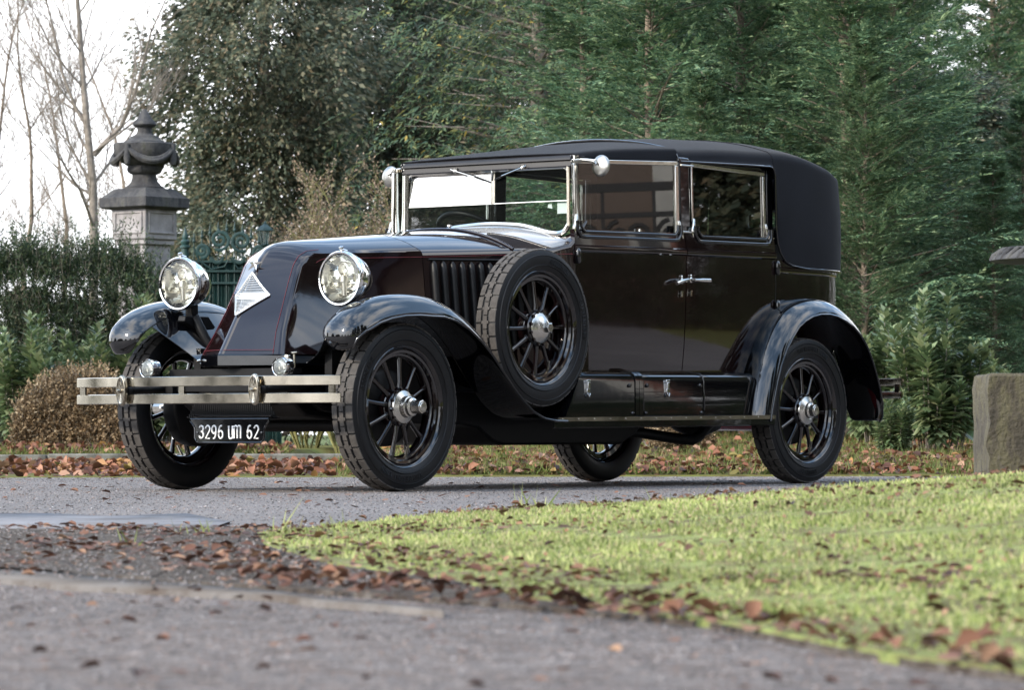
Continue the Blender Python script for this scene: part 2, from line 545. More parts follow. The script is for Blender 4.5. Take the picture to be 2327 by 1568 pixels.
# base moulding under the nose
b = MB()
def vplan(off, z): return [(-.371+.02, -(.291+off), z), (-.546-off, 0, z), (-.371+.02, .291+off, z)]
b.grid([vplan(.004, .736), vplan(.010, .728), vplan(.010, .680), vplan(-.02, .672)])
b.grid([[(-.351, s*.301, z) if k == 0 else (.5, s*(.301+.15), z) for k in range(2)] for z in (.728, .680) for s in (-1,)])
b.grid([[(-.351, s*.301, z) if k == 0 else (.5, s*(.301+.15), z) for k in range(2)] for z in (.728, .680) for s in (1,)])
b.build('nose_base', M['black'], car, 25, solid=.01, solid_off=0)
b = MB()
for s in (-1, 1):
    b.lathe([(0, -.012), (.008, -.010), (.011, 0), (.008, .012)], (-.372, s*.302, .707), (-.8, s*.6, 0), 10)
b.build_each('nose_rivet', M['nickel'], car, 50)

# pinstripes
red = MB()
def facet(u, i, sgn=-1, lift=.0035):
    c, e = RIDGE[i], EDGE[i]
    g = [1, 1, 1, 1, 1.0, 1.05, 1.2, 1.5, 1.8, 2.1, 2.3][i]
    return (c[0]+(e[0]-c[0])*u-lift, sgn*e[1]*u, c[1]+(e[2]-c[1])*u**g+lift*.7)
for s in (-1, 1):
    p0 = facet(.0, 0, s); pts = [facet(.86-.02*i/7, i, s) for i in range(0, 9)]
    pts[0] = (pts[0][0], pts[0][1], pts[0][2]+.0)
    up = [(p[0]-.02*0, p[1], p[2]) for p in pts]
    red.tube(up, .0012, 6)
    a = facet(.03, 0, s); b_ = pts[0]
    dz = .022
    red.tube([(a[0]+.014, a[1], a[2]+dz), (b_[0]+.010, b_[1], b_[2]+dz)], .0012, 6)
    # along the hood side
    line = [(-.235, -.258, .80), (-.185, -.242, .96), (-.12, -.226, 1.10), (-.06, -.222, 1.20), (.0, -.232, 1.250), (.08, -.252, 1.268)]
    line += [(x, -(edge_w(x)+.006), edge_z(x)-.028) for x in (.2, .4, .67, 1.0, 1.28, 1.5, 1.68)]
    line = [(x, s*abs(y)-s*0+s*.0032, z) for x, y, z in line]
    red.tube(catmull(line, 3), .0012, 6)
red.build_each('pinstripe', M['red'], car, 60)

# louvres on both hood sides
for s in (-1, 1):
    lv = MB()
    n = 11
    for k in range(n):
        x = .735+k*.062
        w = edge_w(x)+.012
        path = [(x, s*(w+.045*(1-(z-.8)/.48)), z) for z in (.80, .95, 1.1, 1.2, 1.25, 1.268)]
        lv.tube(path, [.024, .024, .024, .024, .020, .006], 8, flat=(1, .8))
    top = [(x, s*(edge_w(x)+.010), 1.276+.017*(x-.72)) for x in (.705, 1.0, 1.42)]
    lv.tube(top, .007, 6)
    lv.build('louvre_panel', M['under'], car, 50)

# diamond badge, folded over the ridge
def ridge_at(z):
    zs = [p[1] for p in RIDGE[:9]]; xr = [p[0] for p in RIDGE[:9]]
    return interp(z, zs, xr)
def edge_at(z):
    zs = [p[2] for p in EDGE[:8]]
    return interp(z, zs, [p[0] for p in EDGE[:8]]), interp(z, zs, [p[1] for p in EDGE[:8]])
def on_nose(y, z, lift):
    """point on the near/far facet at lateral y; z is the height at the ridge line"""
    i = np.interp(z, [p[1] for p in RIDGE], range(len(RIDGE)))
    i0 = int(min(i, 9)); f = i-i0
    c = [lerp(RIDGE[i0][k], RIDGE[i0+1][k], f) for k in range(2)]
    e = [lerp(EDGE[i0][k], EDGE[i0+1][k], f) for k in range(3)]
    u = abs(y)/e[1]
    n = np.array([-.80, math.copysign(.45, y) if y else 0, .40]); n /= np.linalg.norm(n)
    return np.array([c[0]+(e[0]-c[0])*u, y, c[1]+(e[2]-c[1])*u])+n*lift
BZ0, BZ1, BW = .945, 1.178, .118
def half_w(z):
    zm = (BZ0+BZ1)/2-.012
    return BW*(1-abs(z-zm)/((BZ1-zm) if z > zm else (zm-BZ0)))
badge = MB()
for s in (-1, 1):
    # rim strips along the four edges
    zm = (BZ0+BZ1)/2-.012
    for za, zb in ((BZ1, zm), (zm, BZ0)):
        ps = [(s*half_w(lerp(za, zb, k/6)), lerp(za, zb, k/6)) for k in range(7)]
        badge.tube([on_nose(y, z, .008) for y, z in ps], .0055, 6)
    # horizontal slats above and below the name band
    nz = 11
    for k in range(nz):
        z = lerp(zm+.020, BZ1-.010, k/(nz-1)); w = half_w(z)
        badge.tube([on_nose(0, z, .010), on_nose(s*w*.98, z, .008)], .0022, 6)
        z = lerp(zm-.020, BZ0+.010, k/(nz-1)); w = half_w(z)
        badge.tube([on_nose(0, z, .010), on_nose(s*w*.98, z, .008)], .0022, 6)
    rows = [[on_nose(s*half_w(z)*u/4, z, .009) for u in range(5)] for z in (zm-.018, zm-.008, zm, zm+.008, zm+.018)]
    badge.grid(rows, flip=(s > 0))
badge_o = badge.build('radiator_badge', M['alu'], car, 40)
def glyph_strokes(ch):
    G = {'R': [[(0, 0), (0, 1), (.55, 1), (.62, .78), (.55, .55), (0, .55)], [(.3, .55), (.62, 0)]],
         'E': [[(.6, 1), (0, 1), (0, 0), (.6, 0)], [(0, .52), (.5, .52)]],
         'N': [[(0, 0), (0, 1), (.62, 0), (.62, 1)]],
         'A': [[(0, 0), (.32, 1), (.64, 0)], [(.12, .35), (.52, .35)]],
         'U': [[(0, 1), (0, .2), (.12, 0), (.5, 0), (.62, .2), (.62, 1)]],
         'L': [[(0, 1), (0, 0), (.55, 0)]], 'T': [[(0, 1), (.64, 1)], [(.32, 1), (.32, 0)]],
         'O': [[(.1, 0), (0, .2), (0, .8), (.1, 1), (.5, 1), (.62, .8), (.62, .2), (.5, 0), (.1, 0)]],
         'G': [[(.62, .8), (.5, 1), (.1, 1), (0, .8), (0, .2), (.1, 0), (.5, 0), (.62, .2), (.62, .45), (.35, .45)]],
         'D': [[(0, 0), (0, 1), (.45, 1), (.62, .8), (.62, .2), (.45, 0), (0, 0)]],
         'I': [[(.3, 0), (.3, 1)]], 'C': [[(.62, .8), (.5, 1), (.1, 1), (0, .8), (0, .2), (.1, 0), (.5, 0), (.62, .2)]],
         'H': [[(0, 0), (0, 1)], [(.62, 0), (.62, 1)], [(0, .5), (.62, .5)]],
         'S': [[(.6, .85), (.5, 1), (.1, 1), (0, .8), (.1, .55), (.5, .48), (.62, .25), (.5, 0), (.1, 0), (0, .15)]],
         'V': [[(0, 1), (.32, 0), (.64, 1)]], 'W': [[(0, 1), (.16, 0), (.32, .7), (.48, 0), (.64, 1)]],
         'P': [[(0, 0), (0, 1), (.5, 1), (.62, .78), (.5, .52), (0, .52)]],
         'M': [[(0, 0), (.02, 1), (.32, .35), (.62, 1), (.64, 0)]]}
    return G.get(ch, [])
lt = MB()
word = 'RENAULT'
for i, ch in enumerate(word):
    y0 = .088-i*.0256
    for st in glyph_strokes(ch):
        lt.tube([on_nose(y0-p[0]*.026, zm-.011+p[1]*.022, .0115) for p in st], .0017, 5)
lt.build('badge_lettering', M['nickel'], badge_o, 60)
# star above it
st = MB()
c = on_nose(0, 1.222, .022)
e1 = np.array([0, 1.0, 0]); e2 = np.array([.55, 0, .83]); e3 = np.array([-.83, 0, .55])
pts = []
for k in range(10):
    rr = .052 if k % 2 == 0 else .018
    a = PI/2+k*PI/5
    pts.append(c+rr*(math.cos(a)*e1+math.sin(a)*e2)+e3*(-.004))
pts.append(c+e3*.012); pts.append(c-e3*.012)
st.add(pts, [(k, (k+1) % 10, 10) for k in range(10)]+[((k+1) % 10, k, 11) for k in range(10)])
st.build('hood_star', M['nickel'], car, 20)

# ---------------------------------------------------------------- body sides, doors
def stretch(x): return x if x < 4.1 else 4.1+(x-4.1)*1.185
BP = [(1.70, .700), (2.0, .722), (2.4, .738), (2.75, .742), (3.2, .738), (3.75, .722), (4.05, .706), (4.30, .682), (4.45, .645), (4.56, .580), (4.62, .50), (4.645, .40), (4.65, .25), (4.65, 0)]
BP = [(stretch(a), b_) for a, b_ in BP]
_bpc = catmull([(1.4, .676)]+BP[:9], 10)
def body_y(x): return interp(x, [p[0] for p in _bpc], [p[1] for p in _bpc])
def zt(x): return .0125*(x-1.7)              # the car stands a little high at the tail
ZROWS = [(.585, .93), (.66, .955), (.80, .975), (1.0, .992), (1.2, 1.0), (1.345, 1.0)]
TOPROWS = [(1.345, 1.0), (1.352, 1.012), (1.366, 1.016), (1.380, 1.012), (1.387, 1.0), (1.44, .992), (1.478, .985)]
def panel(x0, x1, rows, n=8, sgn=-1):
    g = []
    for z, k in rows:
        r = []
        for j in range(n+1):
            x = lerp(x0, x1, j/n)
            r.append((x, sgn*body_y(x)*k, z+zt(x)))
        g.append(r)
    return g
DX = [(1.712, 2.757), (2.765, 3.742)]
for s in (-1, 1):
    for d, (x0, x1) in enumerate(DX):
        b = MB(); b.grid(panel(x0, x1, ZROWS+TOPROWS[1:], 10, s), flip=(s < 0))
        door = b.build('door', M['paint'], car, 30, solid=.03, solid_off=-1 if s < 0 else 1)
        if s < 0:
            tag(door, 'front door with bright nickel window frame' if d == 0 else 'rear door under the cloth hood')
        # window sill moulding: shallow tray with turned-up ends
        b = MB()
        xa, xb = (1.735, 2.715) if d == 0 else (2.862, 3.70)
        for off, rr in ((0, .011), (.030, .008)):
            path = [(xa+off, 1.525), (xa+off, 1.475+off*.7), (xa+.03+off, 1.438+off), (xa+.07, 1.434+off), (xb-.07, 1.434+off), (xb-.03-off, 1.438+off), (xb-off, 1.475+off*.7), (xb-off, 1.525)]
            b.tube([(x, s*(body_y(x)*.992+.004), z+zt(x)) for x, z in path], rr, 8)
        b.build_each('sill_moulding', M['black'], door, 60)
        # handle
        hb = MB()
        hx, hz = (2.705, 1.208) if d == 0 else (2.80, 1.216)
        yy = s*(body_y(hx)+.004)
        hb.lathe([(0, .040), (.009, .038), (.011, .0)], (hx, yy, hz), (0, s, 0), 12)
        hb.lathe([(.017, 0), (.017, .006), (.012, .010)], (hx, yy, hz), (0, s, 0), 12)
        hb.lathe([(.009, -.002), (.009, .004), (.0, .008)], (hx, yy, hz+.024), (0, s, 0), 8)
        if d == 0: pa = [(hx+.02, hz+.008), (hx-.05, hz-.004), (hx-.10, hz-.018)]
        else: pa = [(hx-.01, hz), (hx+.06, hz), (hx+.145, hz+.001)]
        hb.tube([(x, yy+s*.038, z) for x, z in pa], [.008, .0125, .011] if d == 0 else [.006, .012, .013], 10)
        hb.lathe([(.0075, -.002), (.0075, .004)], (hx, yy, hz-.076), (0, s, 0), 8)
        hb.box((hx, yy+s*.004, hz-.078), (.014, .008, .036))
        hb.build('door_handle', M['nickel'], door, 40)
        # hinges
        b = MB()
        zs_ = (1.335,) if d == 0 else (1.330, 1.088)
        for hz in zs_:
            hx = x0+.012 if d == 0 else x1+.006
            b.lathe([(0, .035), (.012, .028), (.017, .012), (.017, -.045), (.008, -.055)], (hx, s*(body_y(hx)+.012), hz), (0, 0, 1), 12)
        b.build_each('hinge', M['black'], door, 50)
# rear quarter and tail, one shell round the back
b = MB()
plan = [(p[0], p[1]) for p in catmull([BP[4]]+[p for p in BP if p[0] >= 3.75]+[(stretch(4.65), -.25)], 4) if p[0] >= 3.7499 and p[1] >= -1e-6]
rows = []
for z, k in [(.585, .93), (.66, .955), (.80, .975), (1.0, .992), (1.2, 1.0), (1.262, 1.0), (1.268, 1.013), (1.282, 1.017), (1.296, 1.013), (1.302, 1.0), (1.345, .995)]:
    r = [(3.75+(x-3.75)*(.98+.02*k), -y*k, z+zt(3.75)) for x, y in plan]
    rows.append(r)
rows2 = [r+[(x, -y, z) for x, y, z in r[-2::-1]] for r in rows]
b.grid(rows2, flip=True)
b.build('rear_body', M['paint'], car, 30, merge=.0005)
# belt line pinstripe
b = MB()
for s in (-1, 1):
    b.tube([(x, s*(body_y(x)+.0035), 1.352+zt(x)) for x in (1.712, 2.2, 2.757)], .002, 5)
    b.tube([(x, s*(body_y(x)+.0035), 1.352+zt(x)) for x in (2.765, 3.2, 3.735)], .002, 5)
    b.tube([(x, s*(body_y(x)+.0035), 1.266+zt(3.75)) for x in (3.76, 4.0, 4.3, 4.44)], .002, 5)
b.build_each('belt_pinstripe', M['red'], car, 60)

# ---------------------------------------------------------------- windows, pillars
def wy(x, z):                       # window plane
    return body_y(x)*.985-.022-.008*(z-1.48)/.42
for s in (-1, 1):
    # pillars
    b = MB()
    def pillar(xa, xb, z0, z1, dy=.0, dd=.05):
        poly = [(xa, s*(wy(xa, z0)+dy), z0), (xb, s*(wy(xb, z0)+dy), z0), (xb, s*(wy(xb, z1)+dy), z1), (xa, s*(wy(xa, z1)+dy), z1)]
        b.prism(poly, (0, -s*dd, 0))
    pillar(2.742, 2.85, 1.45, 1.945, .006)
    b.build('door_pillar', M['black'], car, 30, bevel=.012, bevel_seg=3)
    b = MB()
    pillar(3.70, 3.765, 1.40, 1.95, .004)
    b.prism([(3.70, s*wy(3.7, 1.93), 1.905), (3.70, s*wy(3.7, 1.93), 1.945), (2.85, s*wy(2.85, 1.93), 1.93), (2.85, s*wy(2.85, 1.93), 1.910)], (0, -s*.05, 0))
    b.build('rear_pillar', M['black'], car, 30, bevel=.006)
    for d, (xa, xb, zb, zta, ztb) in enumerate([(1.745, 2.728, 1.462, 1.868, 1.905), (2.866, 3.675, 1.482, 1.905, 1.888)]):
        w = MB()
        rr = .0135
        def P(x, z): return np.array([x, s*wy(x, z), z])
        def bar(p, q, wd, dp):      # flat bar between two points in the window plane
            p = np.array(p); q = np.array(q); t = (q-p)/np.linalg.norm(q-p)
            n = np.array([0, s*1.0, 0]); u = np.cross(n, t); u /= np.linalg.norm(u)
            w.prism([p+u*wd/2+n*.006, q+u*wd/2+n*.006, q-u*wd/2+n*.006, p-u*wd/2+n*.006], -n*dp)
        bar(P(xa, zta), P(xb, ztb), .024, .02)
        bar(P(xb-.010, zb), P(xb-.010, ztb-.013), .030 if d == 0 else .024, .022)
        bar(P(xa+.008, zb), P(xa+.008, zta-.013), .020 if d == 0 else .016, .018)
        # knuckle brackets at the lower corners
        for xk, sg in ((xa+.008, -1), (xb-.010, 1)):
            w.tube([P(xk, zb+.10)+(0, s*.010, 0), P(xk+sg*.006, zb+.055)+(0, s*.014, 0), P(xk+sg*.022, zb+.028)+(0, s*.016, 0), P(xk+sg*.024, zb-.012)+(0, s*.016, 0)], [.010, .013, .014, .010], 8)
        fr = w.build('window_frame', M['nickel'], car, 30, bevel=.003)
        g = MB()
        g.add([P(xa, zb-.02)+(0, -s*.006, 0), P(xb-.02, zb-.02)+(0, -s*.006, 0), P(xb-.02, ztb-.005)+(0, -s*.006, 0), P(xa, zta-.005)+(0, -s*.006, 0)], [(0, 1, 2, 3)])
        g.build('window_pane', M[('sideglass' if d == 0 else 'rearglass') if s < 0 else 'glass'], fr, 0)
    # small tie rods between the pillar knuckles
    b = MB()
    for z in (1.500, 1.895):
        b.tube([(2.735, s*(wy(2.73, z)+.022), z), (2.862, s*(wy(2.86, z)+.022), z)], .006, 8)
    b.tube([(3.69, s*(wy(3.69, 1.5)+.022), 1.498), (3.745, s*(wy(3.74, 1.5)+.022), 1.500)], .006, 8)
    b.build_each('pillar_tie', M['nickel'], car, 50)
# window catches
b = MB()
for x in (2.20, 2.25): b.lathe([(0, .012), (.012, .010), (.016, 0), (.012, -.01)], (x, -wy(x, 1.48)-.004, 1.474), (0, 0, 1), 10)
b.lathe([(0, .03), (.008, .026), (.010, 0)], (2.34, -wy(2.34, 1.48)-.002, 1.474), (0, 0, 1), 8)
b.build_each('window_catch', M['nickel'], car, 50)
# ---------------------------------------------------------------- windscreen
WX = 1.80
for s in (-1, 1):
    b = MB()
    # main posts: stout below, flaring into the scuttle
    b.tube([(1.825, s*.664, 1.40), (1.826, s*.645, 1.46), (1.823, s*.634, 1.52), (1.820, s*.628, 1.62), (1.815, s*.623, 1.895)], [.046, .036, .026, .022, .020], 12, flat=(1, .8))
    b.tube([(1.815, s*.623, 1.862), (1.815, s*.623, 1.905)], .028, 12)
    b.tube([(1.79, s*.598, 1.50), (1.79, s*.594, 1.842)], .013, 4, flat=(1.0, 1.25))
    b.build('windscreen_post', M['nickel'], car, 45)
b = MB()
low = [(0, 1.528), (.144, 1.522), (.25, 1.513), (.329, 1.496), (.43, 1.470), (.496, 1.459), (.545, 1.463), (.575, 1.478), (.598, 1.510)]
yz = [(-y, z) for y, z in low[::-1]]+low[1:]
b.tube(catmull([(WX-.008, y, z) for y, z in yz], 3), .013, 6, flat=(1, 1.2))
b.tube([(WX, -.045, 1.645), (WX, -.045, 1.845)], .017, 4, flat=(.7, 1.3))
b.tube([(WX, -.59, 1.842), (WX, .57, 1.842)], .012, 6)
for s in (-1, 1):
    for (ya, sg) in ((s*.588, -s), ):
        b.tube([(WX, ya, 1.80), (WX, ya+sg*.006, 1.826), (WX, ya+sg*.030, 1.840)], .010, 6)
b.build('windscreen_frame', M['nickel'], car, 45)
# panes
g = MB(); a = .022
g.add([(WX-.006, .583, 1.648), (WX-.006, -.028, 1.648), (WX+a, -.028, 1.84), (WX+a, .583, 1.84)], [(0, 1, 2, 3)])
pane = g.build('upper_pane', M['skypane'], car, 0)
g = MB()
g.add([(WX-.002, -.060, 1.648), (WX-.002, -.590, 1.648), (WX-.002, -.590, 1.84), (WX-.002, -.060, 1.84)], [(0, 1, 2, 3)])
g.build('upper_pane', M['glass'], car, 0)
g = MB()
pts = [(WX+.006, y, z) for y, z in yz]+[(WX+.006, .598, 1.645), (WX+.006, -.598, 1.645)]
g.add(pts, [tuple(range(len(pts)))])
g.build('lower_pane', M['glass'], car, 0)
g = MB()
g.tube([(WX-.004, .583, 1.647), (WX-.004, -.59, 1.647)], .0035, 6)
g.build('pane_edge', M['alu'], car, 60)
g = MB(); g.add([(WX+.012, -.50, 1.575), (WX+.012, -.568, 1.575), (WX+.012, -.568, 1.640), (WX+.012, -.50, 1.640)], [(0, 1, 2, 3)])
g.add([(WX+.012, -.43, 1.612), (WX+.012, -.465, 1.606), (WX+.012, -.46, 1.632), (WX+.012, -.435, 1.632)], [(0, 1, 2, 3)])
g.build_each('windscreen_sticker', M['paper'], car, 0)
# visor: rolled leather valance over the glass
b = MB()
prof = [(1.86, 1.918), (1.80, 1.921), (1.748, 1.915), (1.722, 1.900), (1.716, 1.882), (1.728, 1.874), (1.724, 1.860), (1.722, 1.846), (1.736, 1.842), (1.775, 1.848)]
rows = []
for y in (-.632, -.622, -.4, -.1, .2, .5, .612, .620):
    rows.append([(x+.062, y, z) for x, z in prof])
b.grid(rows)
for e in (0, len(rows)-1):
    b.add(rows[e], [tuple(range(len(prof)))])
visor = b.build('visor', M['leather'], car, 50, merge=.0005)
b = MB()
b.tube([(1.784, y, 1.843) for y in (-.622, -.31)], .004, 6)
b.tube([(1.784, y, 1.843) for y in (-.26, .19)], .004, 6)
b.tube([(1.784, y, 1.843) for y in (.24, .612)], .004, 6)
for s in (-1, 1):
    b.tube([(x+.059, s*.624, z) for x, z in prof], .004, 6)
b.build_each('visor_piping', M['cloth'], visor, 60)
# wipers
for y0, y1 in ((.214, .008), (-.282, -.070)):
    b = MB()
    b.box((1.778, y0, 1.852), (.020, .022, .026), 0)
    b.lathe([(0, .014), (.008, .011), (.010, 0)], (1.770, y0, 1.846), (-1, 0, 0), 10, 0)
    sg = 1 if y0 > y1 else -1
    b.tube([(1.763, y0+sg*.03, 1.858), (1.763, y0, 1.848), (1.768, y1+sg*.06, 1.806)], .0035, 6, 0)
    b.tube([(1.776, y0-sg*.03, 1.846), (1.782, y1, 1.786)], .006, 6, 1)
    b.build('wiper', [M['nickel'], M['under']], car, 40)
# mirrors
for s in (-1, 1):
    b = MB()
    c = (1.858, s*.776, 1.842)
    ax = np.array([-.99, -s*.0, .06])
    b.lathe([(0, .016), (.022, .0145), (.045, .010), (.060, .003), (.0635, -.003), (.058, -.010), (0, -.010)], c, ax, 32)
    b.tube([(1.822, s*.628, 1.882), (1.832, s*.700, 1.876), (1.842, s*.745, 1.868)], [.011, .011, .013], 8)
    b.tube([(1.842, s*.745, 1.868), (1.836, s*.760, 1.858), (1.826, s*.768, 1.848)], [.010, .008, .006], 8)
    b.build('side_mirror', M['mirror'], car, 40)

# ---------------------------------------------------------------- cloth hood
ZC = [(2.75, 2.070), (3.0, 2.094), (3.3, 2.114), (3.6, 2.122), (3.9, 2.134), (4.1, 2.126), (4.25, 2.102), (4.4, 2.064), (4.5, 2.024), (4.58, 1.994), (4.63, 1.968), (4.655, 1.942)]
ZS = [(2.75, 1.985), (3.0, 2.005), (3.3, 2.018), (3.6, 2.024), (3.9, 2.034), (4.1, 2.022), (4.25, 1.994), (4.4, 1.960), (4.5, 1.930), (4.58, 1.922), (4.63, 1.908), (4.655, 1.898)]
HW = [(2.75, .690), (3.0, .700), (3.6, .706), (3.9, .704), (4.2, .694), (4.36, .678), (4.46, .652), (4.54, .614), (4.60, .565), (4.64, .508), (4.655, .462)]
ZB = [(2.75, 1.918), (3.68, 1.936), (3.715, 1.930), (3.735, 1.905), (3.742, 1.88), (3.752, 1.56), (3.77, 1.47), (3.80, 1.41), (3.85, 1.365), (3.93, 1.340), (4.1, 1.326), (4.4, 1.322), (4.655, 1.325)]
ZC, ZS, HW, ZB = [[(stretch(a), b_) for a, b_ in T_] for T_ in (ZC, ZS, HW, ZB)]
RX = stretch(4.655)
def ev(T, x): return interp(x, [p[0] for p in T], [p[1] for p in T])
def roof_section(x, n_side=7, n_top=9):
    w, zs, zc, zb = ev(HW, x), ev(ZS, x), ev(ZC, x), ev(ZB, x)
    bul = .012 if x > 3.75 else 0
    out = []
    rc = .075 if x < 4.3 else lerp(.075, .045, min(1, (x-4.3)/.4))
    for k in range(n_side):
        u = k/(n_side-1)
        out.append((x, -(w+.016*(1-u)+bul*math.sin(PI*u)), lerp(zb, zs-rc*.9, u)))
    for k in range(1, 6):
        a = k/5*PI/2*.86
        out.append((x, -(w-rc*(1-math.cos(a))), zs-rc*.9+rc*math.sin(a)))
    y0, z0 = -out[-1][1], out[-1][2]
    for k in range(1, n_top+1):
        u = k/n_top
        y = y0*(1-u)
        out.append((x, -y, zc-(zc-z0)*(1-u)**2.1))
    return out
xs = [2.752, 2.76, 2.9, 3.1, 3.3, 3.5, 3.68, 3.715, 3.735, 3.742, 3.752, 3.77, 3.80, 3.85, 3.93, 4.02, 4.1, 4.2, 4.3, 4.38, 4.44, 4.5, 4.55, 4.59, 4.62, 4.64, 4.655]
xs = [stretch(x) for x in xs]
b = MB()
secs = []
for x in xs:
    s = roof_section(x)
    secs.append(s+[(p[0], -p[1], p[2]) for p in s[-2::-1]])
b.grid(secs)
top = b.build('cloth_hood', M['cloth'], car, 50, solid=.006, solid_off=-1)
# back panel with the rear window opening
last = secs[-1]
b = MB()
def back_pt(u, v):        # u across -1..1, v up 0..1
    yy = .462+.016*(1-v)
    zt_ = lerp(1.898, 1.942, 1-abs(u)**2.1) if abs(u) <= 1 else 1.898
    return (RX+.001+.010*(1-u*u), u*yy, lerp(1.325, zt_, v))
us = np.linspace(-1, 1, 33); vs = np.linspace(0, 1, 25)
win = (-.16, .16, 1.628, 1.728)
rows = [[back_pt(u, v) for u in us] for v in vs]
vv = [p for r in rows for p in r]; ff = []
for i in range(24):
    for j in range(32):
        q = (i*33+j, i*33+j+1, (i+1)*33+j+1, (i+1)*33+j)
        cy = sum(vv[k][1] for k in q)/4; cz = sum(vv[k][2] for k in q)/4
        if win[0] < cy < win[1] and win[2] < cz < win[3]: continue
        ff.append(q)
b.add(vv, ff)
b.build('hood_back_panel', M['cloth'], car, 50)
b = MB()
y0, y1, z0, z1 = -.165, .165, 1.622, 1.734
path = [(y0+.02, z0), (y1-.02, z0), (y1, z0+.02), (y1, z1-.02), (y1-.02, z1), (y0+.02, z1), (y0, z1-.02), (y0, z0+.02)]
b.tube([(RX-.003, y, z) for y, z in path], .012, 6, closed=True)
rw = b.build('rear_window_frame', M['alu'], car, 50)
b = MB(); b.add([(RX+.005, y0, z0), (RX+.005, y1, z0), (RX+.005, y1, z1), (RX+.005, y0, z1)], [(0, 1, 2, 3)])
b.build('rear_window_pane', M['glass'], rw, 0)
# front (de ville) section of the roof, from the header to the seam
b = MB()
secs2 = []
for x, zc, ze, w in ((1.80, 1.926, 1.915, .640), (1.86, 1.936, 1.925, .652), (2.0, 1.962, 1.943, .660), (2.2, 1.994, 1.962, .664), (2.4, 2.022, 1.976, .668), (2.6, 2.046, 1.988, .672), (2.70, 2.056, 1.993, .674), (2.752, 2.062, 1.995, .675)):
    s = [(x, -(w+.012), 1.897+.018*(x-1.8)), (x, -(w+.006), ze-.020), (x, -(w), ze-.006), (x, -(w-.016), ze+.003)]
    for k in range(1, 9):
        u = k/8
        s.append((x, -(w-.016)*(1-u), zc-(zc-ze-.003)*(1-u)**2.2))
    secs2.append(s+[(p[0], -p[1], p[2]) for p in s[-2::-1]])
b.grid(secs2)
b.build('front_roof_cloth', M['cloth'], car, 40, solid=.006, solid_off=-1)
b = MB()
s = roof_section(3.745)
arc = [(3.745, p[1], p[2]+.0015) for p in s[5:]]
b.tube(arc+[(p[0], -p[1], p[2]) for p in arc[-2::-1]], .0035, 5)
b.build('cloth_seam', M['cloth'], top, 60)
# seam bead across the roof and piping round the quarter
b = MB()
s = roof_section(2.752)
arc = [(2.752, p[1], p[2]+.004) for p in s[6:]]
arc = arc+[(p[0], -p[1], p[2]) for p in arc[-2::-1]]
b.tube(arc, .007, 6)
b.build('roof_seam_bead', M['black'], car, 60)
b = MB()
for sg in (-1, 1):
    path = []
    for x in xs:
        p = roof_section(x)[0]
        path.append((p[0], sg*abs(p[1])+sg*.003, p[2]))
    b.tube(path, .006, 6)
    s = roof_section(2.752)
    b.tube([(2.745, sg*(abs(p[1])+.004), p[2]) for p in s[:8]], .006, 6)
yb_ = ev(HW, RX)+.016
b.tube([(RX+.005, -yb_, 1.326), (RX+.017, 0, 1.326), (RX+.005, yb_, 1.326)], .007, 6)
b.build('hood_piping', M['black'], top, 60)

# ---------------------------------------------------------------- cabin
b = MB()
b.grid([[(x, y, .60) for y in (-.62, 0, .62)] for x in (1.3, 3.0, 4.6)])
b.grid([[(1.3, y, z) for y in (-.6, 0, .6)] for z in (.5, .9, 1.3)])
b.grid([[(1.62, y, z) for y in (-.62, 0, .62)] for z in (1.05, 1.20, 1.33)])
b.build('cabin_floor', M['interior'], car, 30)
for x0, zt_, nm in ((2.42, 1.36, 'front_seat'), (3.98, 1.48, 'rear_seat')):
    b = MB()
    prof = [(x0-.52, .95), (x0-.52, 1.06), (x0-.48, 1.10), (x0-.1, 1.07), (x0-.02, 1.10), (x0+.06, zt_-.06), (x0+.10, zt_), (x0+.16, zt_+.005), (x0+.20, zt_-.04), (x0+.22, .9)]
    b.grid([[(x, y, z) for x, z in prof] for y in (-.60, -.58, -.3, 0, .3, .58, .60)])
    for y in (-.60, .60): b.add([(x, y, z) for x, z in prof], [tuple(range(len(prof)))])
    b.build(nm, M['seat'], car, 45, merge=.001)
# steering wheel on the far (right-hand) side
b = MB()
c = np.array([2.13, .36, 1.475]); ax = np.array([.62, 0, .78]); e1 = np.array([0, 1.0, 0]); e2 = np.cross(ax, e1)
ring = [c+.225*(math.cos(a)*e1+math.sin(a)*e2) for a in np.linspace(0, 2*PI, 40, endpoint=False)]
b.tube(ring, .016, 8, closed=True)
for a in (R(35), R(145), R(215), R(325)):
    b.tube([c-ax*.03, c+.12*(math.cos(a)*e1+math.sin(a)*e2), c+.22*(math.cos(a)*e1+math.sin(a)*e2)], [.014, .011, .010], 6)
b.lathe([(.0, .02), (.035, .01), (.04, -.02), (.02, -.06)], c, ax, 14)
b.tube([c-ax*.05, c-ax*.75], .02, 8)
b.build('steering_wheel', M['under'], car, 50)

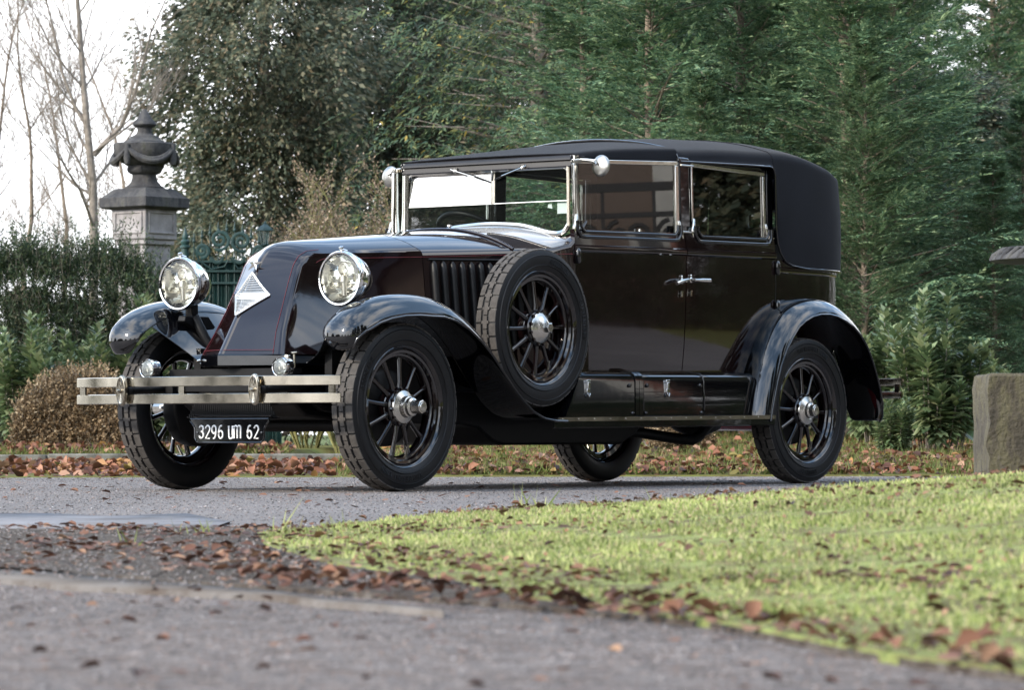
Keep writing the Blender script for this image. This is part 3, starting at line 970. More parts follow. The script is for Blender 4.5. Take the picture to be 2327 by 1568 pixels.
# ---------------------------------------------------------------- wings
def sweep_fender(path, widths, drops, name, n_span=3, mat=None, sgn=-1):
    """path: (x,z) crown line; sections across y given by widths/drops tables per station"""
    rows = []
    P = [np.array(p) for p in path]
    for i in range(len(P)):
        t = P[min(i+1, len(P)-1)]-P[max(i-1, 0)]; t = t/np.linalg.norm(t)
        nrm = np.array([-t[1], t[0]])          # left of travel (travel is backwards, up = left)
        rows.append([(P[i][0]-nrm[0]*d, sgn*y, P[i][1]-nrm[1]*d) for y, d in zip(widths(i/(len(P)-1)), drops(i/(len(P)-1)))])
    return rows
FP = [(-.478, .745), (-.506, .790), (-.510, .842), (-.486, .902), (-.428, .953), (-.345, .998), (-.23, 1.034), (-.10, 1.053), (.03, 1.059), (.15, 1.056), (.26, 1.040), (.38, 1.004), (.50, .944), (.62, .858), (.72, .765), (.81, .665), (.89, .575), (.97, .497), (1.06, .440), (1.15, .408), (1.26, .394), (1.36, .392)]
NS = len(FP)-1
def fw(t):
    i = t*NS
    k = interp(i, [0, 1, 2, 3, 5, NS], [.46, .72, .86, .94, 1, 1])
    base = [.625, .655, .695, .738, .783, .828, .864, .890, .905, .911]
    mid = .795
    ys = [mid+(y-mid)*k for y in base]
    f = interp(i, [11, 17], [0, 1])            # flattens into the running board
    flat = [.59, .63, .68, .73, .78, .82, .86, .885, .899, .905]
    return [lerp(a, c_, f) for a, c_ in zip(ys, flat)]
def fd(t):
    i = t*NS
    base = [.075, .040, .016, .004, 0, .005, .024, .058, .094, .118]
    f = interp(i, [9, 17], [1, .12])
    h = interp(i, [0, 1, 2, 4, 6], [.25, .45, .65, .9, 1])
    return [d*f*h for d in base]
for s in (-1, 1):
    rows = sweep_fender(FP, fw, fd, 'front_wing', sgn=s)
    b = MB(); b.grid(rows, flip=(s > 0))
    wing = b.build('front_wing', M['black'], car, 60, solid=.006, solid_off=0, sub=1)
    b = MB()     # rolled lip
    b.tube([r[-1] for r in rows], .0075, 6)
    b.build('wing_bead', M['black'], wing, 60)
    # inner valance from the wing down to the frame
    b = MB()
    vr = []
    top_ = [rows[i][0] for i in range(4, 17)]
    n = len(top_)
    for k in range(9):
        u = k/8
        r = []
        for i, p in enumerate(top_):
            q = np.array([lerp(-.27, .95, i/(n-1)), s*.375, .69])
            p_ = np.array(p)
            m = p_*(1-u)+q*u
            m[1] += -s*.020*math.sin(PI*u)
            m[2] -= .03*math.sin(PI*u)
            m[0] += .05*math.sin(PI*u)*(1-i/(n-1))
            r.append(m)
        vr.append(r)
    b.grid(vr)
    b.build('wing_valance', M['black'], car, 60, solid=.004, solid_off=0)
RP = [(3.35, .395), (3.375, .50), (3.41, .62), (3.455, .745), (3.51, .850), (3.58, .945), (3.66, 1.030), (3.75, 1.088), (3.85, 1.124), (3.96, 1.143), (4.07, 1.146), (4.18, 1.134), (4.29, 1.104), (4.39, 1.056), (4.48, .990), (4.56, .905), (4.62, .810), (4.665, .705), (4.70, .600), (4.725, .500), (4.74, .420), (4.745, .385)]
NR = len(RP)-1
def rw_(t):
    i = t*NR
    k = interp(i, [0, NR-2, NR-1, NR], [1, 1, .9, .72])
    base = [.600, .645, .69, .735, .775, .815, .850, .880, .897, .903]
    return [.755+(y-.755)*k for y in base]
def rd_(t):
    i = t*NR
    f = interp(i, [0, 4, 7, 12, 16, 18, NR], [.62, .8, 1, 1, .7, .5, .35])
    return [d*f for d in [.03, .012, .002, 0, .004, .014, .034, .064, .092, .108]]
for s in (-1, 1):
    rows = sweep_fender(RP, rw_, rd_, 'rear_wing', sgn=s)
    b = MB(); b.grid(rows, flip=(s > 0))
    wing = b.build('rear_wing', M['black'], car, 60, solid=.006, solid_off=0, sub=1)
    b = MB(); b.tube([r[-1] for r in rows], .0075, 6)
    b.build('wing_bead', M['black'], wing, 60)
    b = MB()    # inner arch wall
    b.grid([[r[0] for r in rows], [(r[0][0]*.985+.06, s*.60, max(.45, r[0][2]-.25)) for r in rows], [(lerp(r[0][0], 3.95, .35), s*.56, lerp(r[0][2], .5, .75)) for r in rows]])
    b.build('wheel_arch', M['under'], car, 60)

# ---------------------------------------------------------------- running boards and tool boxes
def rbz(x): return .388+.0085*(x-1.26)
for s in (-1, 1):
    b = MB()
    b.grid([[(x, s*y, rbz(x)+dz) for x in (1.25, 2.0, 2.8, 3.47)] for y, dz in ((.58, .008), (.70, .008), (.890, .008), (.896, .004), (.896, -.045), (.88, -.052), (.6, -.052))], flip=(s < 0))
    rb = b.build('running_board', M['black'], car, 40)
    b = MB()
    for x0, x1 in ((1.285, 3.468),):
        b.prism([(x0, s*.897, rbz(x0)-.012), (x1, s*.897, rbz(x1)-.012), (x1, s*.897, rbz(x1)+.011), (x0, s*.897, rbz(x0)+.011)], (0, s*.006, 0))
    for k in range(15):
        x = 1.32+k*.151
        b.lathe([(0, .004), (.005, .003), (.006, 0)], (x, s*.903, rbz(x)), (0, s, 0), 8)
    b.build('edge_strip', M['dullnickel'], rb, 30)
    for x0, x1, nm in ((1.16, 2.150, 'tool_box'), (2.240, 2.848, 'tool_box'), (2.860, 3.40, 'board_panel')):
        b = MB()
        prof = [(.62, .0), (.802, .0), (.800, .205), (.790, .236), (.765, .252), (.68, .262), (.62, .262)]
        n = 8
        g = []
        for k in range(n+1):
            x = lerp(x0, x1, k/n)
            if x0 < 2 and k == 0: g.append([(1.478+.16*(z/.25)**1.3, s*y, rbz(x)+.010+z) for y, z in prof]); continue
            g.append([(max(x, 1.66) if x0 < 2 else x, s*y, rbz(x)+.010+z) for y, z in prof])
        b.grid(g, flip=(s > 0))
        for e in (0, n): b.add(g[e], [tuple(range(len(prof)))])
        bx = b.build(nm, M['black'], car, 35, merge=.0005, bevel=.006)
        if nm == 'tool_box':
            xm = 1.69 if x0 < 2 else 2.475
            b = MB()
            zc = rbz(xm)+.010
            b.box((xm, s*.806, zc+.205), (.034, .014, .016)); b.box((xm, s*.808, zc+.180), (.020, .016, .04))
            b.box((xm, s*.806, zc+.150), (.028, .012, .022)); b.tube([(xm-.012, s*.812, zc+.135), (xm, s*.815, zc+.115), (xm+.012, s*.812, zc+.135)], .005, 6)
            b.build('latch', M['chrome'], bx, 40, bevel=.003)
            b = MB()
            for xx in (x0+.035, x1-.035) if x0 > 2 else (x1-.05,):
                b.lathe([(0, .012), (.009, .010), (.012, 0)], (xx, s*.802, rbz(xx)+.19), (0, s, 0), 10)
            for xx in (x0+.02, x1-.02) if x0 > 2 else (x1-.02,):
                b.lathe([(0, .012), (.007, .010), (.010, 0)], (xx, s*.802, rbz(xx)+.03), (0, s, 0), 10)
            b.build_each('box_button', M['black'], bx, 40)
    b = MB()
    for x0, x1 in ((2.156, 2.192), (2.196, 2.234)):
        prof = [(.62, .0), (.805, .0), (.805, .208), (.795, .242), (.77, .260), (.68, .268), (.62, .268)]
        g = [[(x, s*y, rbz(x)+.010+z) for y, z in prof] for x in (x0, x1)]
        b.grid(g, flip=(s > 0))
        for e in (0, 1): b.add(g[e], [tuple(range(len(prof)))])
    b.build('box_strap', M['black'], car, 35, bevel=.006)
# ---------------------------------------------------------------- wheels
def tyre_mesh(name, parent, s, letters=None):
    """wheel local frame: axle along y, outer side towards s*y"""
    b = MB()
    W = .075
    prof = [(.318, -.058), (.330, -.066), (.350, -.073), (.375, -.077), (.400, -.076), (.420, -.072), (.434, -.066), (.4385, -.055), (.4385, 0), (.4385, .055), (.434, .066), (.420, .072), (.400, .076), (.375, .077), (.350, .073), (.330, .066), (.318, .058)]
    b.lathe(prof, (0, 0, 0), (0, 1, 0), 72, 0)
    # tread: a centre rib of linked bars and two rows of shoulder blocks
    NB = 36
    def blk(a0, a1, y0, y1, r0, r1, ro=None):
        ro = ro or r1
        vs = []
        for a in (a0, (a0+a1)/2, a1):
            for (y, r) in ((y0, r0), (y1, r0), (y1, ro), (y0, r1)):
                vs.append((r*math.sin(a), y, r*math.cos(a)))
        fs = []
        for k in (0, 4):
            for j in range(4): fs.append((k+j, k+(j+1) % 4, k+4+(j+1) % 4, k+4+j))
        fs += [(3, 2, 1, 0), (8, 9, 10, 11)]
        b.add(vs, fs, 1)
    st = 2*PI/NB
    for k in range(NB):
        a = k*st
        blk(a, a+st*.93, -.013, .013, .426, .4475)
        blk(a+st*.36, a+st*.58, -.024, .024, .426, .447)
        for sg in (-1, 1):
            y0, y1 = sorted((sg*.0295, sg*.066))
            blk(a+st*.5, a+st*1.36, y0, y1, .420, .446 if sg > 0 else .440, .440 if sg > 0 else .446)
    # moulded side rings
    for r in (.352, .408):
        b.lathe([(r-.003, s*.074), (r, s*.0785), (r+.003, s*.074)], (0, 0, 0), (0, 1, 0), 64, 0)
    if letters:
        for text, a_mid in letters:
            da = .062
            for i, ch in enumerate(text):
                a = a_mid+(i-(len(text)-1)/2)*da*(1 if s < 0 else -1)
                for stx in glyph_strokes(ch):
                    path = []
                    for px, pz in stx:
                        rr = .366+.026*pz
                        aa = a+(px-.31)*.048*(1 if s < 0 else -1)
                        path.append((rr*math.sin(aa), s*.0785, rr*math.cos(aa)))
                    b.tube(path, .0022, 4, 0)
    o = b.build(name, [M['rubber'], M['tread']], parent, 40)
    return o

def make_wheel(loc, s, hub, drum=True, letters=None, turn=0.0, spare=False):
    w = MB()
    # rim: outer lip, well, felloe
    w.lathe([(.330, -.060), (.322, -.066), (.312, -.060), (.304, -.045), (.296, -.03), (.290, 0), (.296, .03), (.304, .045), (.312, .060), (.322, .066), (.330, .060)], (0, 0, 0), (0, 1, 0), 64)
    w.lathe([(.296, -.034), (.270, -.030), (.262, -.020), (.260, 0), (.262, .020), (.270, .030), (.296, .034)], (0, 0, 0), (0, 1, 0), 64)
    w.lathe([(.306, s*.044), (.300, s*.052), (.286, s*.050), (.280, s*.036)], (0, 0, 0), (0, 1, 0), 64)
    # hub shell with bolt bosses
    w.lathe([(.0, s*.048), (.092, s*.046), (.102, s*.036), (.106, 0), (.102, -s*.036), (.0, -s*.048)], (0, 0, 0), (0, 1, 0), 32)
    for k in range(12):
        a = (k+.5)*2*PI/12
        w.lathe([(0, .016), (.009, .014), (.011, 0)], (.093*math.sin(a), s*.044, .093*math.cos(a)), (0, s, 0), 8)
    wheel = w.build('wheel' if not spare else 'spare_wheel', M['wheelpaint'], car, 40)
    wheel.location = loc
    wheel.rotation_euler = (0, turn, 0)
    if hub == 'front': wheel.scale = (1.013, 1.04, 1.013); wheel.location.z = .453
    tyre_mesh('tyre', wheel, s, letters)
    for k in range(12):
        a = k*2*PI/12
        d = np.array([math.sin(a), 0, math.cos(a)])
        b = MB()
        b.tube([d*.085+(0, s*.014, 0), d*.13+(0, s*.016, 0), d*.20+(0, s*.008, 0), d*.268], [.019, .0135, .0120, .016], 8, flat=(1.0, 1.0))
        b.build('spoke', M['wheelpaint'], wheel, 60)
    b = MB()
    if hub == 'spare':
        pr = [(.084, .040), (.088, .052), (.080, .062), (.050, .080), (.030, .090), (.0, .092)]
        b.lathe([(r, s*d) for r, d in pr], (0, 0, 0), (0, 1, 0), 40)
        b.lathe([(.030, s*.086), (.030, s*.118), (.024, s*.122), (0, s*.122)], (0, 0, 0), (0, 1, 0), 6)
    else:
        pr = [(.086, .044), (.090, .052), (.086, .060), (.062, .070), (.058, .072), (.056, .098), (.050, .102), (.048, .118), (.040, .122), (.036, .124)]
        e = 0.0 if hub == 'front' else -.03
        pr = [(r, d+(e if d > .09 else 0)*1.0) for r, d in pr]
        z = pr[-1][1]
        b.lathe([(r, s*d) for r, d in pr], (0, 0, 0), (0, 1, 0), 40)
        zz = z+(.060 if hub == 'front' else .030)
        b.lathe([(.036, s*(z-.004)), (.036, s*(zz-.004)), (.032, s*zz), (0, s*zz)], (0, 0, 0), (0, 1, 0), 8 if hub == 'front' else 10)
        b.lathe([(.0, s*(zz+.004)), (.022, s*(zz+.003)), (.024, s*zz)], (0, 0, 0), (0, 1, 0), 20)
    b.build('hub_cap', M['hub'], wheel, 30)
    b = MB()
    d = np.array([math.sin(2.75), 0, math.cos(2.75)])
    b.tube([d*.275+(0, s*.01, 0), d*.235+(0, s*.03, 0), d*.205+(0, s*.045, 0)], [.010, .008, .007], 8)
    b.build('valve', M['dullnickel'], wheel, 50)
    if drum:
        b = MB()
        b.lathe([(.0, -s*.040), (.185, -s*.040), (.205, -s*.050), (.210, -s*.066), (.210, -s*.135), (.198, -s*.145), (.0, -s*.150)], (0, 0, 0), (0, 1, 0), 48)
        b.build('brake_drum', M['under'], wheel, 40)
    return wheel
LT = [('GOODRICH', 0.35), ('SILVERTOWN CORD', 2.0)]
make_wheel((0, -TR, WR), -1, 'front', letters=[('SILVERTOWN CORD', PI), ('GOODRICH', -1.2)], turn=.12)
make_wheel((0, TR, WR), 1, 'front', turn=.3)
make_wheel((WB, -TR, WR), -1, 'rear', letters=[('SILVERTOWN CORD', 0.05), ('GOODRICH', PI)], turn=.05)
make_wheel((WB, TR, WR), 1, 'rear', turn=.6)
make_wheel((1.288, -.722, .902), -1, 'spare', drum=False, letters=[('GOODRICH', .42), ('SILVERTOWN', 1.45)], turn=-.03, spare=True)
make_wheel((1.288, .722, .902), 1, 'spare', drum=False, spare=True)
for s in (-1, 1):
    b = MB()
    b.tube([(1.288, s*.50, .902), (1.288, s*.70, .902)], .05, 12)
    b.build('spare_carrier', M['under'], car, 50)

# ---------------------------------------------------------------- lamps
def lamp(c, r, depth, name, big=True):
    b = MB()
    ax = (-1, 0, 0)
    b.lathe([(r*.90, .012), (r*.955, .014), (r, .004), (r*1.0, -.010), (r*.985, -.022), (r*.95, -.026)], c, ax, 48)
    b.lathe([(r*.965, -.018), (r*.93, -.05), (r*.80, -depth*.55), (r*.55, -depth*.85), (r*.25, -depth*.98), (0, -depth)], c, ax, 48)
    if big:
        b.lathe([(0, .026), (.012, .022), (.014, .012), (.006, .004), (.006, -.02)], (c[0]+.010, c[1], c[2]+r), (-.3, 0, 1), 12)
        b.tube([(c[0]+.005, c[1], c[2]+r+.006), (c[0]+.05, c[1], c[2]+r-.001)], .008, 8)
    o = b.build(name, M['chrome'], car, 45)
    m = MB()
    prof = []
    for k in range(13):
        u = k/12
        rr = r*.90*u
        prof.append((rr, -depth*.80*(1-u*u)))
    m.lathe(prof, (c[0]+.002, c[1], c[2]), ax, 48)
    m.build('reflector', M['reflector'], o, 180)
    g = MB()
    g.lathe([(0, .022), (r*.4, .019), (r*.75, .011), (r*.905, .004)], c, ax, 40)
    g.build('lens', M['lens' if big else 'foglens'], o, 180)
    h = MB()
    x0 = c[0]-.004
    if big:
        h.lathe([(.034, .0), (.036, .006), (.030, .010), (.026, .004), (.026, -.04), (.034, -.04), (.034, 0)], (x0+.03, c[1], c[2]+.052), ax, 24)
        h.tube([(x0+.03, c[1], c[2]+.02), (x0+.035, c[1], c[2]-.09)], [.018, .013], 10)
        h.tube([(x0+.03, c[1], c[2]+.012), (x0+.03, c[1], c[2]-.015)], .026, 10)
    else:
        h.tube([(x0+.03, c[1], c[2]+.01), (x0+.03, c[1], c[2]-.01)], .008, 8)
    h.build('bulb_holder', M['alu'], o, 45)
    return o
for s in (-1, 1):
    hl = lamp((-.226, s*.577, 1.138), .149, .20, 'headlight')
    b = MB()
    b.box((-.125, s*.577, .985), (.055, .050, .085))
    b.prism([(-.21, s*.60, .962), (-.02, s*.60, .962), (.04, s*.60, .90), (-.10, s*.60, .87), (-.22, s*.60, .93)], (0, -s*.055, 0))
    b.tube([(-.125, s*.56, .96), (-.10, s*.50, .84), (-.05, s*.44, .70)], [.03, .028, .03], 8)
    b.build('headlight_bracket', M['under'], car, 35, bevel=.006)
    fl = lamp((-.592, s*.473, .664), .053, .07, 'fog_lamp', big=False)
    b = MB()
    b.tube([(-.54, s*.473, .635), (-.52, s*.47, .59)], .010, 8)
    b.tube([(-.52, s*.47, .59), (-.40, s*.45, .57)], .012, 8)
    b.build('fog_lamp_stalk', M['under'], fl, 50)
# wing nuts of the hood catch beside the near fog lamp
b = MB()
b.tube([(-.48, -.47, .66), (-.48, -.47, .735)], .007, 8)
b.tube([(-.49, -.50, .742), (-.48, -.47, .738), (-.47, -.44, .742)], [.004, .010, .004], 8)
b.lathe([(0, .014), (.016, .01), (.016, -.01), (0, -.014)], (-.48, -.42, .715), (-1, 0, 0), 12)
b.build('wing_nut', M['dullnickel'], car, 50)

# ---------------------------------------------------------------- front bumper
bumper = MB()
def bx(y): return -.80+.135*(abs(y)/.92)**2.4
ys = [(-.935+1.87*k/28) for k in range(29)]
for z0, z1 in ((.566, .613), (.474, .521)):
    g = []
    for y in ys:
        x = bx(y); e = .004
        g.append([(x+.006, y, z0), (x, y, z0+e*.5), (x, y, z1-e*.5), (x+.006, y, z1)])
    bumper.grid(g)
    for e in (0, -1):
        bumper.add(g[e], [(0, 1, 2, 3)])
for y in (-.885, .05, .885):
    x = bx(y)+.010
    bumper.box((x+.002, y, .5435), (.010, .034, .050))
bumper_o = bumper.build('bumper', M['dullnickel'], car, 22, merge=.0005, solid=.006, solid_off=0)
for s in (-1, 1):
    b = MB()
    n = 28
    c = np.array([-.806, s*.472, .5435])
    for off, (ry, rz), in ((0, (.034, .083)), (-.006, (.030, .078)), ):
        pass
    prof = [(1.0, .012), (1.0, 0), (.93, -.008), (.86, -.009), (.80, -.005), (0, -.007)]
    rows = [[c+np.array([d, .034*k*math.cos(a), .083*k*math.sin(a)]) for a in np.linspace(0, 2*PI, n, endpoint=False)] for k, d in prof]
    b.grid(rows, closed=True)
    b.lathe([(.013, 0), (.012, .008), (.010, .012), (.010, .024), (.006, .028), (0, .028)], c+np.array([-.005, 0, -.002]), (-1, 0, 0), 12)
    # raised monogram and word lines
    for st in ([(-.012, .030), (-.008, .055), (0, .064), (.008, .055), (.012, .030)], [(-.006, .028), (-.004, .046), (.004, .046), (.006, .028)], [(0, .046), (0, .022)]):
        b.tube([c+np.array([-.0085, -p[0], p[1]]) for p in st], .0018, 5)
    for zz, ww in ((-.036, .018), (-.046, .016), (-.055, .012)):
        for k in range(5):
            yy = (k-2)*ww/2.4
            b.tube([c+np.array([-.0085, yy, zz-.003]), c+np.array([-.0085, yy+.002, zz+.003])], .0014, 4)
    b.build('bumper_badge', M['dullnickel'], bumper_o, 45)
    b = MB()
    b.tube([c+np.array([.01, 0, 0]), c+np.array([.05, 0, 0])], .016, 10)
    b.lathe([(.02, -.01), (.028, 0), (.028, .03), (.02, .04)], c+np.array([.05, 0, 0]), (1, 0, 0), 12)
    b.tube([c+np.array([.06, 0, 0]), c+np.array([.32, s*-.02, .01]), (-.30, s*.44, .58)], [.021, .021, .024], 10)
    b.build('bumper_arm', M['under'], bumper_o, 45)
# ---------------------------------------------------------------- oil cooler grille and number plate
b = MB()
gz0, gz1 = .395, .545
def gy(z, s): return s*(.305-.10*(z-gz0)/(gz1-gz0)) if s > 0 else s*(.335-.10*(z-gz0)/(gz1-gz0))
b.grid([[(-.46, gy(z, -1), z), (-.46, gy(z, 1), z)] for z in (gz0, gz1)])
k = 0
z = gz0+.006
while z < gz1:
    y = gy(z, -1)+(.007 if k % 2 else 0)
    while y < gy(z, 1):
        b.box((-.464, y, z), (.008, .009, .0075)); y += .014
    z += .0115; k += 1
b.build('cooler_grille', M['under'], car, 30)
b = MB()
b.grid([[(-.50, .215, .396), (-.50, -.335, .396)], [(-.515, .215, .404), (-.515, -.335, .404)], [(-.50, .215, .412), (-.50, -.335, .412)]])
b.grid([[(-.44, -.335, .396), (-.44, .215, .396)], [(-.505, -.335, .396), (-.505, .215, .396)]])
b.build('grille_rail', M['black'], car, 50, solid=.004)
plate = MB()
PY = -.055
out = [(.278, .390), (.278, .376), (.256, .355), (.246, .338), (.246, .290), (.236, .272), (.220, .264)]
poly = [(PY+y, z) for y, z in out]+[(PY-y, z) for y, z in out[::-1]]
plate.prism([(-.528, y, z) for y, z in poly], (.010, 0, 0))
plate_o = plate.build('license_plate', M['black'], car, 30, bevel=.003)
b = MB()
b.tube([(-.529, y, z) for y, z in poly], .0045, 6, closed=True)
for sg in (-1, 1): b.lathe([(0, .006), (.007, .004), (.008, 0)], (-.529, PY+sg*.228, .316), (-1, 0, 0), 10)
b.build('plate_rim', M['black'], plate_o, 50)
# plate characters: round-ended strokes
def arc(cx, cz, rx, rz, a0, a1, n=10):
    return [(cx+rx*math.cos(R(lerp(a0, a1, k/n))), cz+rz*math.sin(R(lerp(a0, a1, k/n)))) for k in range(n+1)]
CH = {
 '3': [arc(.22, .76, .20, .24, 160, -90, 12)+arc(.22, .28, .22, .26, 90, -160, 12)],
 '2': [arc(.24, .74, .22, .26, 170, -35, 12)+[(.03, .0), (.46, .0)]],
 '9': [arc(.24, .70, .21, .30, 0, 360, 18)+[(.45, .5), (.38, .2)]+arc(.22, .2, .16, .2, 0, -110, 6)],
 '6': [arc(.24, .30, .21, .30, 180, -180, 18)+[(.03, .5), (.10, .8)]+arc(.27, .80, .16, .2, 180, 60, 6)],
 'U': [[(.02, 1.0), (.05, .35)]+arc(.22, .20, .17, .22, 190, 330, 8)+[(.40, .25)], [(.40, 1.0), (.40, .0)]],
 'M': [[(.0, .0), (.0, 1.0)], [(.0, .78)]+arc(.165, .83, .155, .17, 170, 0, 6)+[(.33, .0)], [(.33, .78)]+arc(.495, .83, .155, .17, 170, 0, 6)+[(.66, .0)]],
}
b = MB()
y = PY+.197
zc0, hh = .286, .068
for ch, yc in (('3', .196), ('2', .151), ('9', .106), ('6', .058), ('U', -.014), ('M', -.068), ('6', -.146), ('2', -.194)):
    y = PY+yc+(.033 if ch == 'M' else .022)*.070/.070*1.0-(.0 if ch == 'M' else .004)
    if 1:
        for stx in CH[ch]:
            b.tube([(-.5295, y-p[0]*(.070 if ch != 'M' else .072), zc0+p[1]*hh) for p in stx], .0050, 6)
b.build('plate_lettering', M['white'], plate_o, 60)

# ---------------------------------------------------------------- chassis, drip trays, exhaust
b = MB()
for s in (-1, 1):
    b.box((1.95, s*.41, .54), (4.9, .06, .14))
    b.box((.55, s*.47, .66), (1.5, .05, .24))
b.box((-.42, 0, .60), (.10, .86, .12))
b.tube([(-.02, -.62, .40), (-.02, -.35, .36), (-.02, .35, .36), (-.02, .62, .40)], .04, 10)
for s in (-1, 1):
    b.tube([(-.42, s*.41, .56), (-.2, s*.42, .45), (.1, s*.42, .42), (.45, s*.42, .46), (.62, s*.42, .52)], .030, 8, flat=(1, .7))
    b.tube([(3.2, s*.45, .55), (3.6, s*.46, .44), (3.93, s*.46, .42), (4.3, s*.46, .46), (4.6, s*.45, .56)], .035, 8)
b.tube([(WB, -.62, .447), (WB, .62, .447)], .06, 12)
b.lathe([(0, -.17), (.12, -.14), (.17, 0), (.12, .14), (0, .17)], (WB, 0, .44), (0, 1, 0), 16)
b.build('chassis_frame', M['under'], car, 40)
b = MB()      # engine undertray and gearbox pan
for y0, y1 in ((-.40, .40),):
    prof = [(-.40, .47), (-.30, .40), (.10, .37), (1.05, .36), (1.20, .34), (1.34, .262), (1.44, .243), (2.58, .244), (2.72, .30), (2.80, .36), (2.80, .60), (-.40, .60)]
    b.prism([(x, y0, z) for x, z in prof], (0, y1-y0, 0))
b.grid([[(x, s_, z) for s_ in (-.62, .62)] for x, z in ((.7, .54), (2.0, .54), (3.5, .54), (4.6, .56))])
b.box((.62, 0, .80), (.03, 1.0, .50))
b.box((.15, 0, .66), (.8, .42, .13))
b.build('engine_undertray', M['under'], car, 35, bevel=.02)
b = MB()
b.tube([(2.2, -.34, .33), (2.8, -.36, .315), (3.26, -.36, .272), (3.36, -.36, .268), (3.44, -.36, .29), (3.52, -.36, .345), (3.62, -.36, .40), (4.4, -.38, .46), (4.9, -.40, .42)], .033, 10)
b.build('exhaust_pipe', M['under'], car, 60)
b = MB()
b.lathe([(0, -.42), (.10, -.415), (.115, -.39), (.115, .39), (.10, .415), (0, .42)], (4.45, 0, .44), (0, 1, 0), 20)
b.build('fuel_tank', M['redpaint'], car, 40)
# ---------------------------------------------------------------- rear bumper and tail lamp
b = MB()
for z0, z1 in ((.612, .656), (.530, .572)):
    g = []
    for k in range(21):
        y = -.78+1.56*k/20
        x = 5.20-.09*(abs(y)/.78)**3
        g.append([(x-.016, y, z0), (x, y, z0+.004), (x+.002, y, (z0+z1)/2), (x, y, z1-.004), (x-.016, y, z1)])
    b.grid(g)
    for e in (0, -1): b.add(g[e], [(0, 1, 2, 3, 4)])
for s in (-1, 1):
    b.box((5.09, s*.755, .593), (.012, .03, .05))
rbm = b.build('rear_bumper', M['dullnickel'], car, 50, merge=.0005, solid=.006, solid_off=0)
b = MB()
for s in (-1, 1):
    b.tube([(4.5, s*.42, .56), (4.9, s*.44, .60), (5.18, s*.46, .60)], .022, 8)
b.build_each('rear_bumper_arm', M['under'], rbm, 50)
# ================================================================ THE PLACE
DX_, DY_ = math.cos(YAW), math.sin(YAW)
def site(l, k, z=0.0):
    """ground point k metres ahead of the viewpoint and l metres to its right"""
    return (CAM[0]+k*DX_+l*DY_, CAM[1]+k*DY_-l*DX_, z)
def lat(px, k): return (px-1163.5)*k/9000.0
def site_np(l, k, z):
    return np.stack([CAM[0]+k*DX_+l*DY_, CAM[1]+k*DY_-l*DX_, z], -1)
def sstep(a, b, x):
    t = np.clip((np.asarray(x, float)-a)/(b-a), 0, 1)
    return t*t*(3-2*t)
# kerb line between the gravel and the grass bank
def kerb_k(l): return np.interp(l, [-60, -6, -1.17, -.51, -.05, .32, .515, .66, 1.2, 6], [30, 11.5, 9.05, 8.1, 7.35, 6.55, 5.54, 5.1, 3.6, -4])
_rs = np.random.RandomState(5)
_ph = _rs.uniform(0, 6.28, 12); _fr = _rs.uniform(.8, 4.5, (12, 2)); _am = 1/_fr.sum(1)
def bumps(l, k):
    s = 0
    for i in range(12): s = s+_am[i]*np.sin(_fr[i, 0]*l+_fr[i, 1]*k*.7+_ph[i])
    return s*.3
def bank_z(l, k):
    """height of the grassed island between the gravel and the drive"""
    kk = kerb_k(l)
    crest = np.clip(.043+.084*l, .004, .34)
    a = sstep(kk, np.minimum(kk+7, 12.2), k)
    f = sstep(16.8, 12.4, k)
    z = crest*np.where(k < 12.2, a, f)
    m = sstep(-1.3, -.3, l)
    z = z*(m)+.004*(1-m)
    return np.maximum(z+.014*bumps(l, k)*m*np.minimum(a, f), .004)
def verge_z(l, k):
    r = sstep(-.055*k+.2, -.018*k, l)
    z = r*np.interp(k, [27.5, 30, 34, 40, 60], [0.004, .03, .11, .24, .30])+(1-r)*.004
    z = z+.015*bumps(l, k*.6)*r*sstep(28, 31, k)
    left = (l < lat(640, 40))*1.0
    return np.where((left > 0) & (k > 37.3), .115, z)

def sheet(name, ls, ks, zf, mat, kind='structure', kf=None, skirt=0.0):
    ks = np.asarray(ks, float)
    if skirt: ks = np.concatenate([ks[:1], ks, ks[-1:]])
    Lg, Kg = np.meshgrid(ls, ks)
    if kf is not None: Kg = kf(Lg, Kg)
    Z = zf(Lg, Kg) if callable(zf) else np.full(Lg.shape, float(zf))
    if skirt: Z[0] -= skirt; Z[-1] -= skirt; Kg[0] -= .02; Kg[-1] += .02
    V = site_np(Lg, Kg, Z).reshape(-1, 3)
    nr, nc = Lg.shape
    i = np.arange(nr*nc).reshape(nr, nc)
    Q = np.stack([i[:-1, :-1], i[:-1, 1:], i[1:, 1:], i[1:, :-1]], -1).reshape(-1, 4)
    o = np_mesh(name, V, Q, mat, smooth=True)
    tag(o, kind=kind)
    return o

